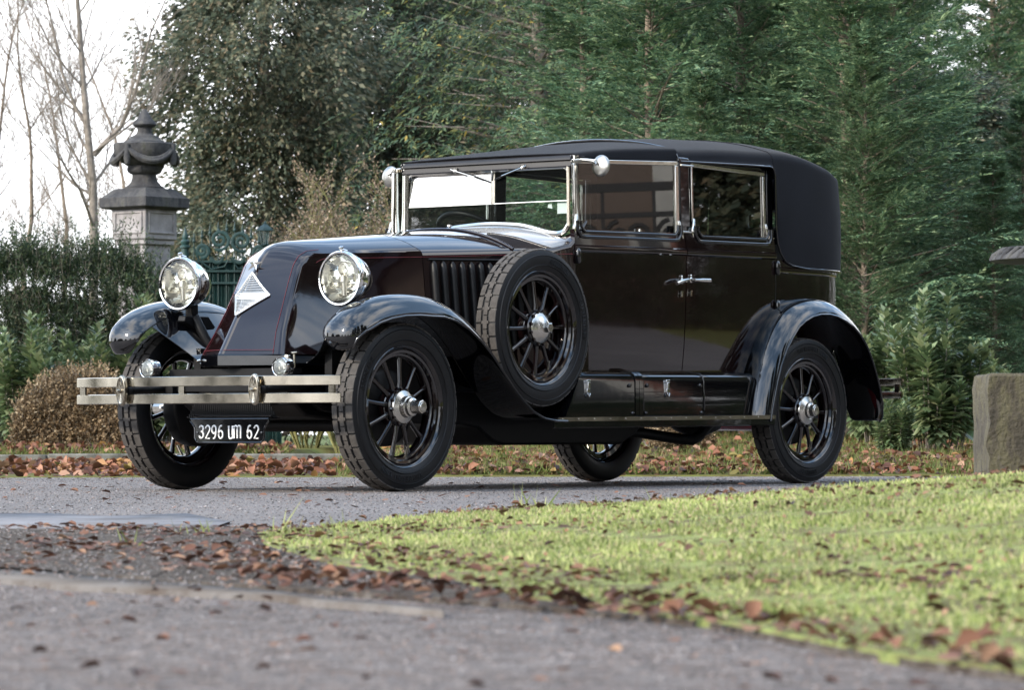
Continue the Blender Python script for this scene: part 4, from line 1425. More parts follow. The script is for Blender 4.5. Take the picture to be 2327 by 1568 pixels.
def asphalt(name, base, warm, speck, bscale, bstr, warm_mix=.38):
    m, t, b = mat_new(name)
    L = t.links.new
    n1 = noise_node(t, bscale, detail=3.0, rough=.7)
    n2 = noise_node(t, .7, detail=4.0)
    n3 = noise_node(t, bscale*.35, detail=2.0)
    r1 = ramp_node(t, n1.outputs[0], [(.30, tuple(c*.45 for c in base)), (.5, base), (.68, speck)])
    r3 = ramp_node(t, n3.outputs[0], [(.45, base), (.62, warm)])
    mx = t.nodes.new('ShaderNodeMixRGB'); mx.blend_type = 'MULTIPLY'; mx.inputs[0].default_value = .55
    r2 = ramp_node(t, n2.outputs[0], [(.3, (.62, .62, .62)), (.7, (1.15, 1.12, 1.1))])
    m0 = t.nodes.new('ShaderNodeMixRGB'); m0.inputs[0].default_value = warm_mix
    L(r1.outputs[0], m0.inputs[1]); L(r3.outputs[0], m0.inputs[2])
    L(m0.outputs[0], mx.inputs[1]); L(r2.outputs[0], mx.inputs[2])
    L(mx.outputs[0], b.inputs['Base Color'])
    b.inputs['Roughness'].default_value = .82
    b.inputs['Specular IOR Level'].default_value = .3
    vo = t.nodes.new('ShaderNodeTexVoronoi'); vo.inputs['Scale'].default_value = bscale*.9
    tc = t.nodes.new('ShaderNodeTexCoord'); L(tc.outputs['Object'], vo.inputs['Vector'])
    bump_node(t, b, vo.outputs['Distance'], bstr, .012)
    return m
M['asphalt'] = asphalt('road_asphalt', (.172, .158, .152), (.17, .132, .105), (.36, .34, .34), 55, .9)
M['gravel'] = asphalt('gravel_asphalt', (.128, .106, .094), (.072, .044, .030), (.33, .28, .25), 24, .9, .62)
M['concrete'] = simple('worn_concrete', (.185, .185, .20), .75, var=.28, vscale=5, bump=.4, bscale=45)
def broken(name, a, b_, sc):
    m, t, b = mat_new(name)
    n = noise_node(t, sc, detail=7.0, rough=.7)
    r = ramp_node(t, n.outputs[0], [(.34, b_), (.46, tuple((x+y)/2 for x, y in zip(a, b_))), (.56, a), (.75, tuple(x*1.25 for x in a))])
    t.links.new(r.outputs[0], b.inputs['Base Color']); b.inputs['Roughness'].default_value = .9
    b.inputs['Specular IOR Level'].default_value = .05
    n2 = noise_node(t, sc*7, detail=3.0); bump_node(t, b, n2.outputs[0], .6, .01)
    return m
M['edging'] = broken('worn_edging_concrete', (.155, .140, .128), (.080, .060, .046), 4.2)
M['slab'] = broken('stained_slab_concrete', (.215, .212, .222), (.13, .12, .115), 2.6)
M['stone'] = simple('kerb_stone', (.13, .125, .11), .9, var=.6, vscale=7, bump=.6, bscale=30)
def soil(name, cols, sc=9.0):
    m, t, b = mat_new(name)
    n = noise_node(t, sc, detail=8.0, rough=.65)
    r = ramp_node(t, n.outputs[0], cols)
    t.links.new(r.outputs[0], b.inputs['Base Color'])
    b.inputs['Roughness'].default_value = .95
    b.inputs['Specular IOR Level'].default_value = .15
    n2 = noise_node(t, sc*8, detail=3.0)
    bump_node(t, b, n2.outputs[0], .7, .015)
    return m
M['lawnbase'] = soil('mossy_turf', [(.30, (.070, .050, .032)), (.42, (.14, .125, .055)), (.56, (.20, .23, .075)), (.72, (.30, .34, .12))], 9.0)
M['dirt'] = soil('leafy_dirt', [(.28, (.030, .021, .017)), (.5, (.075, .060, .048)), (.7, (.15, .135, .12))], 14.0)
M['vergebase'] = soil('verge_earth', [(.3, (.06, .045, .02)), (.5, (.12, .11, .035)), (.7, (.14, .19, .045))], 4.0)
M['meadow'] = soil('far_grass', [(.3, (.05, .065, .02)), (.7, (.11, .14, .04))], .6)

g = MB(); g.grid([[(x, y, -.03) for x in np.linspace(-400, 400, 9)] for y in np.linspace(-400, 400, 9)])
o = g.build('ground', M['meadow']); tag(o, kind='structure')
lw = np.concatenate([np.linspace(-70, -8, 16), np.linspace(-7, 7, 57), np.linspace(8, 70, 16)])
sheet('road', lw, np.linspace(12.0, 28.2, 24), 0.0, M['asphalt'])
sheet('forecourt', lw, np.linspace(-30, 13, 60), -0.006, M['gravel'])
# island of dirt and turf: rows follow the kerb line
def bank_k(L_, U):
    k0 = kerb_k(L_)
    return k0+(np.interp(L_, [-1.3, -.78, -.6, -.3, .3, 1, 7], [12.5, 12.7, 13.5, 14.9, 16.4, 16.9, 16.9])-k0)*U
lb = np.linspace(-9, 6.5, 150)
def bank_sheet(name, l0, l1, n, mat):
    ls = np.linspace(l0, l1, n); us = np.linspace(0, 1, 90)
    return sheet(name, ls, us, lambda a, b_: bank_z(a, b_), mat, kf=bank_k)
bk = 15.0
ls = np.linspace(-9, -.78, 60); us = np.linspace(0, 1, 40)
sheet('dirt_patch', ls, us, .006, M['dirt'], kf=lambda a, u: kerb_k(a)+(13.1-kerb_k(a))*u, skirt=.04)
ls = np.linspace(-.79, 6.5, 150); us = np.linspace(0, 1, 100)
def lawn_top(l): return np.interp(l, [-1.3, -.78, -.6, -.3, .3, 1, 7], [12.2, 12.4, 13.2, 14.6, 16.2, 16.7, 16.7])
def lawn_bot(l): return np.interp(l, [-1.3, -.78, -.70, -.43, -.15, .03, .2, .34, 7], [12.1, 12.3, 11.1, 9.4, 8.5, 7.5, 6.9, 5.5, -8])
lawn = sheet('lawn', ls, us, lambda a, b_: bank_z(a, b_)+.004, M['lawnbase'], kf=lambda a, u: np.maximum(lawn_bot(a), kerb_k(a)+.02)+(lawn_top(a)-np.maximum(lawn_bot(a), kerb_k(a)+.02))*u, skirt=.04)
ls = np.linspace(-1.15, 6.5, 100)
sheet('bank_soil', ls, us, lambda a, b_: bank_z(a, b_), M['dirt'], kf=bank_k, skirt=.04)
# flush concrete edging along the kerb line, and the slab on the far side of the dirt
ls = np.linspace(-9, -.12, 80)
sheet('edging_strip', ls, np.array([0, .5, 1.0]), .006, M['edging'], kf=lambda a, u: kerb_k(a)-.50+.05*np.sin(a*9)+.04*np.sin(a*23)+(.60+.10*np.sin(a*3.1))*u*np.clip((-.02-a)*1.0, .08, 1), skirt=.03)
ls = np.linspace(-14, -.98, 50)
sheet('concrete_strip', ls, np.array([0, .5, 1.0]), .008, M['slab'], kf=lambda a, u: 13.0+.18*np.sin(a*5.3)+.12*np.sin(a*13)+(2.2+.16*np.sin(a*4.7)+.1*np.sin(a*17))*u*np.clip((-.9-a)*3, .25, 1), skirt=.03)
# verge beyond the drive
lv_ = np.concatenate([np.linspace(-60, -9, 14), np.linspace(-8.5, 8.5, 90), np.linspace(9, 60, 14)])
kv = np.concatenate([np.linspace(28.0, 37.2, 22), np.linspace(37.4, 62, 24)])
sheet('verge', lv_, kv, lambda a, b_: verge_z(a, b_), M['vergebase'], skirt=.03)
sheet('far_lane', np.linspace(lat(600, 60), lat(900, 60), 6), np.linspace(55, 110, 8), .02, M['asphalt'])
# kerb stones on the left
b = MB()
l = -12.0
rs = random.Random(3)
while l < lat(640, 37.2)-.05:
    w = rs.uniform(.75, 1.05)
    p = site(l+w/2, 37.2)
    b.box((p[0], p[1], .055+rs.uniform(-.006, .006)), (.16, w-.012, .125), rot=Matrix.Rotation(YAW+rs.uniform(-.01, .01), 3, 'Z'))
    l += w
o = b.build('kerb', M['stone'], None, 30, bevel=.015, bevel_seg=2); tag(o, kind='structure')

# ---------------------------------------------------------------- grass and leaves
def kites(P, A, U, Ln, W, fold=None, mid=.45):
    """one folded diamond per leaf"""
    Nn = np.cross(A, U)
    m = P+A*(Ln*mid)[:, None]
    f = 0 if fold is None else Nn*(Ln*fold)[:, None]
    v = np.stack([P, m+U*(W/2)[:, None]+f, P+A*Ln[:, None], m-U*(W/2)[:, None]+f], 1)
    return v.reshape(-1, 3)
def quads(n, off=0): return (np.arange(n*4).reshape(n, 4)+off)
def unit(v): return v/(np.linalg.norm(v, axis=-1, keepdims=True)+1e-9)
def perp(A, rng):
    r = rng.normal(size=A.shape)
    return unit(np.cross(A, r))
def blades(name, l, k, z, h, w, rng, mat, lean=.5):
    n = len(l)
    P = site_np(l, k, z)
    A = unit(np.stack([rng.normal(0, lean, n), rng.normal(0, lean, n), np.ones(n)], -1))
    U = perp(A, rng)
    V = kites(P, A, U, h, w, mid=.35)
    o = np_mesh(name, V, quads(n), mat)
    tag(o, kind='stuff')
    return o
M['grass'] = leaf_mat('short_grass', [(0, (.14, .18, .055)), (.28, (.27, .32, .10)), (.55, (.39, .43, .155)), (.76, (.48, .49, .225)), (.90, (.50, .43, .26)), (1, (.27, .18, .11))], .40, .6)
M['grass2'] = leaf_mat('verge_grass', [(0, (.075, .10, .025)), (.45, (.14, .18, .045)), (.7, (.23, .22, .075)), (.88, (.27, .20, .10)), (1, (.20, .12, .07))], .4, .6)
M['leaves'] = leaf_mat('fallen_leaf', [(0, (.050, .024, .018)), (.3, (.115, .048, .030)), (.55, (.20, .078, .042)), (.75, (.29, .13, .075)), (.88, (.37, .22, .15)), (.95, (.32, .16, .05)), (1, (.16, .17, .05))], .2, .6)
M['deadleaves'] = leaf_mat('dark_fallen_leaf', [(0, (.042, .022, .016)), (.4, (.115, .052, .033)), (.75, (.20, .095, .055)), (1, (.32, .19, .11))], .15, .65)
rng = np.random.RandomState(11)
def grass_patch(seed, n, kmin, kmax, lmin, lmax, hmin, hmax, w, name, cond):
    r = np.random.RandomState(seed)
    k = kmin+(kmax-kmin)*r.rand(n); l = lmin+(lmax-lmin)*r.rand(n)
    keep = cond(l, k, r)
    l, k = l[keep], k[keep]; n = len(l)
    z = bank_z(l, k)
    clump = .55+.9*np.clip(.5+bumps(l*5, k*5)*1.5, 0, 1)
    h = (hmin+(hmax-hmin)*r.rand(n)**2)*clump
    return blades(name, l, k, z, h, np.full(n, w)*(.7+.6*r.rand(n)), r, M['grass'])
def in_lawn(l, k, r):
    bare = .6*bumps(l*2.6+1.7, k*2.1+.6)+.7*bumps(l*9.3+.4, k*5.1+1.9)
    edge = np.clip((k-np.maximum(lawn_bot(l), kerb_k(l)))/.5, 0, 1)*np.clip((lawn_top(l)-k)/.25, 0, 1)
    return (np.abs(l) < .20*k+.6) & (r.rand(len(l)) < edge*np.clip(.84+bare*3.0, .06, 1)*np.clip(.40+(k-kerb_k(l))*.6, .30, 1))
grass_patch(1, 420000, 4.0, 16.9, -1.2, 3.9, .007, .024, .0065, 'grass', in_lawn)
# longer tufts along the crest and the drive edge
def tuft(l, k, r):
    c = bumps(l*7+.3, k*4+2.0)
    return (np.abs(l) < .20*k+.6) & (k > lawn_top(l)-2.2) & (k < lawn_top(l)) & (c > .30)
grass_patch(2, 24000, 9.0, 16.9, -1.1, 3.9, .04, .13, .006, 'grass_tufts', tuft)
r = np.random.RandomState(21)
n = 170000
k = 28.2+14*r.rand(n)**1.3; l = -5.5+11.5*r.rand(n)
keep = (l > -.055*k+.3) & (r.rand(n) < np.clip(.65+bumps(l*2, k)*1.8, .12, 1))
l, k = l[keep], k[keep]; n = len(l)
blades('verge_grass', l, k, verge_z(l, k), .03+.09*r.rand(n)**2, np.full(n, .012), r, M['grass2'])
n = 15000
k = 37.35+4*r.rand(n); l = -6.5+(lat(640, 39)+6.5)*r.rand(n)
blades('kerb_grass', l, k, np.full(n, .113), .03+.10*r.rand(n)**2, np.full(n, .014), r, M['grass2'])

def litter(name, l, k, z, size, rng, mat, flat=.45, curl=.25):
    n = len(l)
    P = site_np(l, k, z+.004)
    nrm = unit(np.stack([rng.normal(0, flat, n), rng.normal(0, flat, n), np.ones(n)], -1))
    A = perp(nrm, rng); U = np.cross(nrm, A)
    Ln = size; W = size*rng.uniform(.5, .8, n)
    c = rng.uniform(-curl*.3, curl, n)
    lift = (size*.12)[:, None]*np.array([0, 0, 1.0])
    def pt(a, u, h): return P+lift+A*(a*Ln)[:, None]+U*(u*W)[:, None]+nrm*(h*c*Ln)[:, None]
    # ragged six-sided leaf in two halves folded at the rib
    b0 = pt(-.5, 0, 1); t0 = pt(.5, 0, 1)
    l1, l2 = pt(-.28, .42, 1.8), pt(.10, .5, 2.0)
    r1, r2_ = pt(-.22, -.45, 1.8), pt(.16, -.48, 2.0)
    V = np.stack([b0, l1, l2, t0, r2_, r1], 1).reshape(-1, 3)
    i = np.arange(n)*6
    Q = np.concatenate([np.stack([i, i+1, i+2, i+3], -1), np.stack([i, i+3, i+4, i+5], -1)])
    o = np_mesh(name, V, Q, mat)
    tag(o, kind='stuff')
    return o
r = np.random.RandomState(31)
def pick(n, k0, k1, l0, l1, cond=None, p=1.0):
    k = k0+(k1-k0)*r.rand(n)**p; l = l0+(l1-l0)*r.rand(n)
    if cond is not None:
        m = cond(l, k); l, k = l[m], k[m]
    return l, k
# drift along the far edge of the drive
l, k = pick(21000, 28.1, 36.9, -10, lat(1000, 32), lambda l, k: (r.rand(len(l)) < np.clip(1.15-.125*(k-28), .10, 1)*np.clip(.75+bumps(l*1.3, k)*1.5, .15, 1)) & (k > 28.3+.35*bumps(l*2, 3)))
z = np.where(k < 37, .004, .115)+.04*r.rand(len(l))**2*np.clip((k-28.2)/1.5, 0, 1)*np.clip((36-k)/3, 0, 1)
litter('fallen_leaves', l, k, z, r.uniform(.025, .105, len(l)), r, M['leaves'], .55, .5)
l, k = pick(13500, 28.2, 41, -1.5, 6.2, lambda l, k: (l > -.05*k+.4) & (r.rand(len(l)) < np.clip(.95-.06*(k-28.2)+bumps(l*1.7, k)*.9, .08, 1)), 1.35)
litter('verge_leaves', l, k, verge_z(l, k)+.025*r.rand(len(l)), r.uniform(.035, .095, len(l)), r, M['leaves'], .45, .35)
l, k = pick(2200, 37.4, 41, -6.5, lat(640, 39))
litter('kerb_leaves', l, k, np.full(len(l), .12), r.uniform(.06, .12, len(l)), r, M['leaves'], .5, .5)
# dark damp leaves on the dirt and the edging
l, k = pick(10500, 6.0, 13.2, -1.9, 1.0, lambda l, k: (np.abs(l) < .135*k+.2) & (k > kerb_k(l)-.25) & (k < np.interp(l, [-2, -.75, -.3, .3, 1], [13.1, 13.0, 10.4, 8.2, 7.6])-.1) & (r.rand(len(l)) < np.clip(.42+bumps(l*3, k*2)*2.6, .06, 1)))
litter('dirt_leaves', l, k, np.maximum(bank_z(l, k), .006), r.uniform(.008, .044, len(l)), r, M['deadleaves'], .16, .25)
l, k = pick(900, 5.0, 9, -.2, 1.4, lambda l, k: (np.abs(l) < .135*k+.2) & (np.abs(k-kerb_k(l)-.05) < .28))
litter('edge_leaves', l, k, np.maximum(bank_z(l, k), .006)+.01*r.rand(len(l)), r.uniform(.02, .05, len(l)), r, M['deadleaves'], .25, .3)
l, k = pick(420, 5.0, 16.2, -.9, 2.3, lambda l, k: (np.abs(l) < .135*k+.2) & (k > kerb_k(l)) & (k < lawn_top(l)) & (r.rand(len(l)) < np.clip(.4+bumps(l*2.2+2, k*2)*2.2, .12, 1)))
litter('lawn_leaves', l, k, bank_z(l, k)+.012, r.uniform(.014, .046, len(l))*np.clip(.4+.06*k, .7, 1.1), r, M['deadleaves'], .22, .3)
l, k = pick(8500, 4.8, 16.2, -.9, 2.3, lambda l, k: (np.abs(l) < .135*k+.2) & (k > kerb_k(l)) & (k < lawn_top(l)) & (r.rand(len(l)) < np.clip(.30-bumps(l*2.6+1.7, k*2.1+.6)*3.0+.3*np.clip(1.0-(k-kerb_k(l)), 0, 1), .05, 1)))
litter('lawn_debris', l, k, bank_z(l, k)+.010, r.uniform(.006, .024, len(l)), r, M['deadleaves'], .4, .4)
l, k = pick(3600, 4.6, 9.5, -.6, 1.6, lambda l, k: (np.abs(l) < .135*k+.2) & (np.abs(k-kerb_k(l)-.12) < .30))
litter('edge_debris', l, k, np.maximum(bank_z(l, k), .006)+.008*r.rand(len(l)), r.uniform(.012, .042, len(l)), r, M['deadleaves'], .4, .4)
# scattered on the drive and the forecourt
l, k = pick(420, 15.2, 28, -4, 4, lambda l, k: np.abs(l) < .14*k)
litter('drive_leaves', l, k, np.full(len(l), .002), r.uniform(.02, .06, len(l)), r, M['deadleaves'], .15, .2)
l, k = pick(420, 4.3, 9, -1.3, 1.0, lambda l, k: (np.abs(l) < .14*k) & (k < kerb_k(l)))
litter('forecourt_leaves', l, k, np.full(len(l), -.004), r.uniform(.012, .035, len(l)), r, M['deadleaves'], .15, .3)

# ---------------------------------------------------------------- stones standing out of the worn surfacing
M['grit'] = leaf_mat('surfacing_stones', [(0, (.045, .042, .042)), (.3, (.105, .098, .098)), (.6, (.18, .168, .168)), (.82, (.26, .24, .235)), (.92, (.20, .12, .085)), (1, (.42, .40, .40))], 0.0, .8)
def grit(name, l, k, z, size, rng, flat=.6):
    n = len(l)
    C = site_np(l, k, z)
    base = np.array([[1, 0, 0], [0, 1, 0], [-1, 0, 0], [0, -1, 0], [0, 0, 1], [0, 0, -1]], float)
    a = rng.uniform(0, 2*PI, n)
    s = size[:, None]*rng.uniform(.6, 1.3, (n, 3))*np.array([1, 1, flat])
    v = base[None]*s[:, None]+rng.normal(0, .12, (n, 6, 3))*size[:, None, None]
    c, sn = np.cos(a)[:, None], np.sin(a)[:, None]
    x = v[..., 0]*c-v[..., 1]*sn; y = v[..., 0]*sn+v[..., 1]*c
    V = np.stack([x, y, v[..., 2]], -1)+C[:, None]
    T_ = np.array([[0, 1, 4], [1, 2, 4], [2, 3, 4], [3, 0, 4], [1, 0, 5], [2, 1, 5], [3, 2, 5], [0, 3, 5]])
    Q = (T_[None]+(np.arange(n)*6)[:, None, None]).reshape(-1, 3)
    o = np_mesh(name, V.reshape(-1, 3), Q, M['grit'])
    tag(o, kind='stuff')
    return o
r = np.random.RandomState(41)
l, k = pick(52000, 13.0, 28.1, -4.0, 4.0, lambda l, k: np.abs(l) < .14*k)
grit('drive_grit', l, k, np.full(len(l), .0005), r.uniform(.0022, .0062, len(l)), r)
l, k = pick(42000, 4.2, 9.2, -1.4, 1.3, lambda l, k: (np.abs(l) < .14*k) & (k < kerb_k(l)+.1))
grit('forecourt_grit', l, k, np.full(len(l), -.006), r.uniform(.0015, .0042, len(l)), r)
l, k = pick(9000, 8.0, 13.2, -1.9, .2, lambda l, k: (np.abs(l) < .14*k) & (k > kerb_k(l)-.3))
grit('dirt_grit', l, k, np.full(len(l), .006), r.uniform(.002, .006, len(l)), r)
# ================================================================ TREES AND SHRUBS
M['bark'] = simple('grey_brown_bark', (.19, .165, .14), .9, var=.4, vscale=14, bump=.6, bscale=40)
M['palebark'] = simple('pale_conifer_bark', (.22, .175, .135), .9, var=.3, vscale=14)
M['leyland'] = leaf_mat('cypress_foliage', [(0, (.050, .105, .066)), (.45, (.125, .215, .120)), (.8, (.22, .315, .165)), (1, (.35, .42, .22))], .3, .55)
M['leylandpale'] = leaf_mat('pale_cypress_foliage', [(0, (.055, .115, .068)), (.5, (.14, .225, .12)), (1, (.30, .37, .20))], .3, .55)
M['cedar'] = leaf_mat('cedar_foliage', [(0, (.03, .065, .042)), (.5, (.075, .12, .065)), (.85, (.15, .19, .085)), (.96, (.20, .21, .08)), (1, (.34, .24, .05))], .3, .6)
M['holm'] = leaf_mat('dark_evergreen_foliage', [(0, (.045, .062, .046)), (.4, (.105, .132, .092)), (.7, (.165, .180, .120)), (.9, (.23, .215, .14)), (1, (.30, .23, .15))], .35, .5)
M['yew'] = leaf_mat('yew_foliage', [(0, (.018, .036, .020)), (.5, (.038, .066, .032)), (1, (.085, .11, .048))], .2, .5)
M['laurel'] = leaf_mat('laurel_foliage', [(0, (.06, .105, .05)), (.5, (.135, .195, .09)), (.9, (.26, .31, .15)), (1, (.36, .38, .21))], .25, .35, .5)
M['deadbox'] = leaf_mat('dead_box_foliage', [(0, (.10, .062, .034)), (.5, (.23, .16, .088)), (.85, (.37, .275, .165)), (1, (.46, .37, .245))], .2, .7)
M['seed'] = leaf_mat('dry_seed_heads', [(0, (.10, .07, .045)), (.5, (.24, .175, .12)), (1, (.42, .33, .25))], .25, .7)
M['fern'] = leaf_mat('dead_fern', [(0, (.16, .07, .03)), (.5, (.33, .16, .08)), (1, (.48, .29, .18))], .3, .7)
M['mossbark'] = simple('mossy_branch', (.20, .19, .07), .9, var=.4, vscale=9)

def tubes_np(segs, sides=5):
    """segs: list of (p0,p1,r0,r1)"""
    p0 = np.array([s[0] for s in segs]); p1 = np.array([s[1] for s in segs])
    ra = np.array([s[2] for s in segs]); rb = np.array([s[3] for s in segs])
    t = unit(p1-p0)
    h = np.where(np.abs(t[:, 2:3]) < .9, np.array([[0, 0, 1.0]]), np.array([[1.0, 0, 0]]))
    a = unit(np.cross(t, h)); b = np.cross(t, a)
    V = []
    for e, (p, rr) in enumerate(((p0, ra), (p1, rb))):
        for k in range(sides):
            c, s = math.cos(2*PI*k/sides), math.sin(2*PI*k/sides)
            V.append(p+rr[:, None]*(c*a+s*b))
    V = np.stack(V, 1).reshape(-1, 3)
    n = len(segs)
    base = (np.arange(n)*2*sides)[:, None]
    Q = []
    for k in range(sides):
        Q.append(np.stack([base[:, 0]+k, base[:, 0]+(k+1) % sides, base[:, 0]+sides+(k+1) % sides, base[:, 0]+sides+k], -1))
    return V, np.concatenate(Q)

def path_tube(name, pts, rs, mat, parent, sides=8):
    b = MB(); b.tube(pts, rs, sides)
    return b.build(name, mat, parent, 60)

def conifer(name, seed, H, Rb, nbr, mat, base=.4, elev=(30, 60), droop=.0, twigs=13, per=9, leaf=(.045, .085), wd=.30, shape=.75, twl=.46, hang=0.0, trunk_r=.07, barkm='palebark', rag=(.72, 1.18), flatv=.22, flatn=.45, jit=.16):
    """spire of branches carrying flat, feathered sprays"""
    r = np.random.RandomState(seed)
    root = empty(name)
    u = (np.arange(nbr)+r.rand(nbr))/nbr
    zb = base+(H-base)*u**1.05
    az = np.arange(nbr)*2.39996+r.normal(0, .3, nbr)
    el = np.radians(r.uniform(*elev, nbr))+u*.35
    ln = Rb*((1-u)**shape)*r.uniform(*rag, nbr)+.16
    d = np.stack([np.cos(az)*np.cos(el), np.sin(az)*np.cos(el), np.sin(el)], -1)
    # twigs along each branch
    s = np.linspace(.12, 1.0, twigs)
    S = np.tile(s, (nbr, 1))+r.uniform(-.03, .03, (nbr, twigs))
    start = np.stack([np.zeros(nbr), np.zeros(nbr), zb], -1)
    pos = start[:, None]+d[:, None]*(ln[:, None]*S)[..., None]
    pos[..., 2] += (ln[:, None]*S**2)*(.10-droop)
    dirb = d[:, None]+np.zeros_like(pos); dirb[..., 2] += 2*S*(.10-droop); dirb = unit(dirb)
    side = unit(np.cross(dirb, np.array([0, 0, 1.0])))
    sg = np.where(np.arange(twigs) % 2 == 0, 1.0, -1.0)[None, :, None]
    ang = np.radians(r.uniform(34, 72, (nbr, twigs)))[..., None]
    last = (S > .93)[..., None]
    td = dirb*np.cos(ang)+side*sg*np.sin(ang)
    td = np.where(last, dirb, td)
    td[..., 2] += r.normal(0.02, flatv, (nbr, twigs))-hang
    td = unit(td)
    tl = (twl*(1-.55*S)*np.clip(ln[:, None], .3, 1.6)*r.uniform(.7, 1.2, (nbr, twigs))+.07)
    pos, td, tl = pos.reshape(-1, 3), td.reshape(-1, 3), tl.reshape(-1)
    # leaflets along each twig, in a plane
    n = len(pos)
    tn = unit(np.cross(td, r.normal(size=(n, 3))*flatn+np.cross(td, np.array([0, 0, 1.0]))*1.0))
    sd = np.cross(tn, td)
    q = np.linspace(.05, 1.0, per)
    Qs = np.tile(q, (n, 1))
    P = pos[:, None]+td[:, None]*(tl[:, None]*Qs)[..., None]
    P[..., 2] -= (tl[:, None]*Qs**2)*hang*.8
    sgn = np.where(np.arange(per) % 2 == 0, 1.0, -1.0)[None, :, None]
    la = np.radians(r.uniform(18, 48, (n, per)))[..., None]
    A = td[:, None]*np.cos(la)+sd[:, None]*sgn*np.sin(la)+r.normal(0, jit, (n, per, 3))
    A[..., 2] -= hang*.5
    A = unit(A).reshape(-1, 3)
    U = unit(np.cross(A, np.repeat(tn, per, 0)+r.normal(0, .3, (n*per, 3))))
    Ln = r.uniform(*leaf, n*per)*np.tile(1.15-.5*q, n)*1.25
    V = kites(P.reshape(-1, 3), A, U, Ln, Ln*wd*r.uniform(.7, 1.3, n*per), .06)
    np_mesh('foliage', V, quads(n*per), mat, root)
    segs = []
    zs = np.linspace(0, H*.97, 14)
    wob = np.cumsum(r.normal(0, .012, (14, 2)), 0)
    tp = [(wob[i, 0], wob[i, 1], zs[i]) for i in range(14)]
    path_tube('trunk', tp, [trunk_r*(1-.9*i/13)+.006 for i in range(14)], M[barkm], root)
    segs = [(start[i], start[i]+d[i]*ln[i]*.7+np.array([0, 0, ln[i]*.49*(.10-droop)]), .006+.010*ln[i], .004) for i in range(nbr)]
    V, Qd = tubes_np(segs, 4)
    np_mesh('limbs', V, Qd, M[barkm], root, smooth=True)
    return root

def clump_tree(name, seed, H, W, nclump, per, leafsize, mat, z0=.3, droop=.6, taper=.5, csize=.34, elong=1.6):
    """dense evergreen made of drooping leaf clumps with gaps between"""
    r = np.random.RandomState(seed)
    root = empty(name)
    u = r.rand(nclump)**.85
    zc = z0+(H-z0)*u
    rad = W*(1-taper*u**1.6)*(.82+.18*np.sin(u*17+seed))
    az = r.uniform(0, 2*PI, nclump)
    lobes = 1+.16*np.sin(az*3+zc*1.7+seed)+.11*np.sin(az*7-zc*2.9)
    rr = rad*lobes*np.clip(r.beta(3.2, 1.0, nclump), 0, 1)
    C = np.stack([rr*np.cos(az), rr*np.sin(az), zc], -1)
    out = unit(np.stack([np.cos(az), np.sin(az), np.full(nclump, .1)], -1))
    cs = csize*r.uniform(.55, 1.35, nclump)
    off = r.normal(size=(nclump, per, 3))
    off /= (np.linalg.norm(off, axis=-1, keepdims=True)+1e-6)
    off *= (r.rand(nclump, per, 1)**.45)
    off[..., 2] *= elong*.75
    P = C[:, None]+off*cs[:, None, None]
    A = unit(off*np.array([1, 1, .4])+out[:, None]*.8+np.array([0, 0, -droop])+r.normal(0, .35, (nclump, per, 3)))
    n = nclump*per
    A = A.reshape(-1, 3); U = perp(A, r)
    Ln = r.uniform(.6, 1.3, n)*leafsize
    V = kites(P.reshape(-1, 3), A, U, Ln, Ln*r.uniform(.35, .6, n), .08)
    np_mesh('foliage', V, quads(n), mat, root)
    tp = [(r.normal(0, .05), r.normal(0, .05), H*.9*i/9) for i in range(10)]
    path_tube('trunk', tp, [.20*(1-.85*i/9) for i in range(10)], M['bark'], root)
    sel = r.choice(nclump, min(nclump, 140), False)
    segs = [(np.array([0, 0, max(.2, C[i, 2]-.5*np.hypot(C[i, 0], C[i, 1]))]), C[i], .03, .008) for i in sel]
    V, Qd = tubes_np(segs, 4)
    np_mesh('limbs', V, Qd, M['bark'], root, smooth=True)
    return root

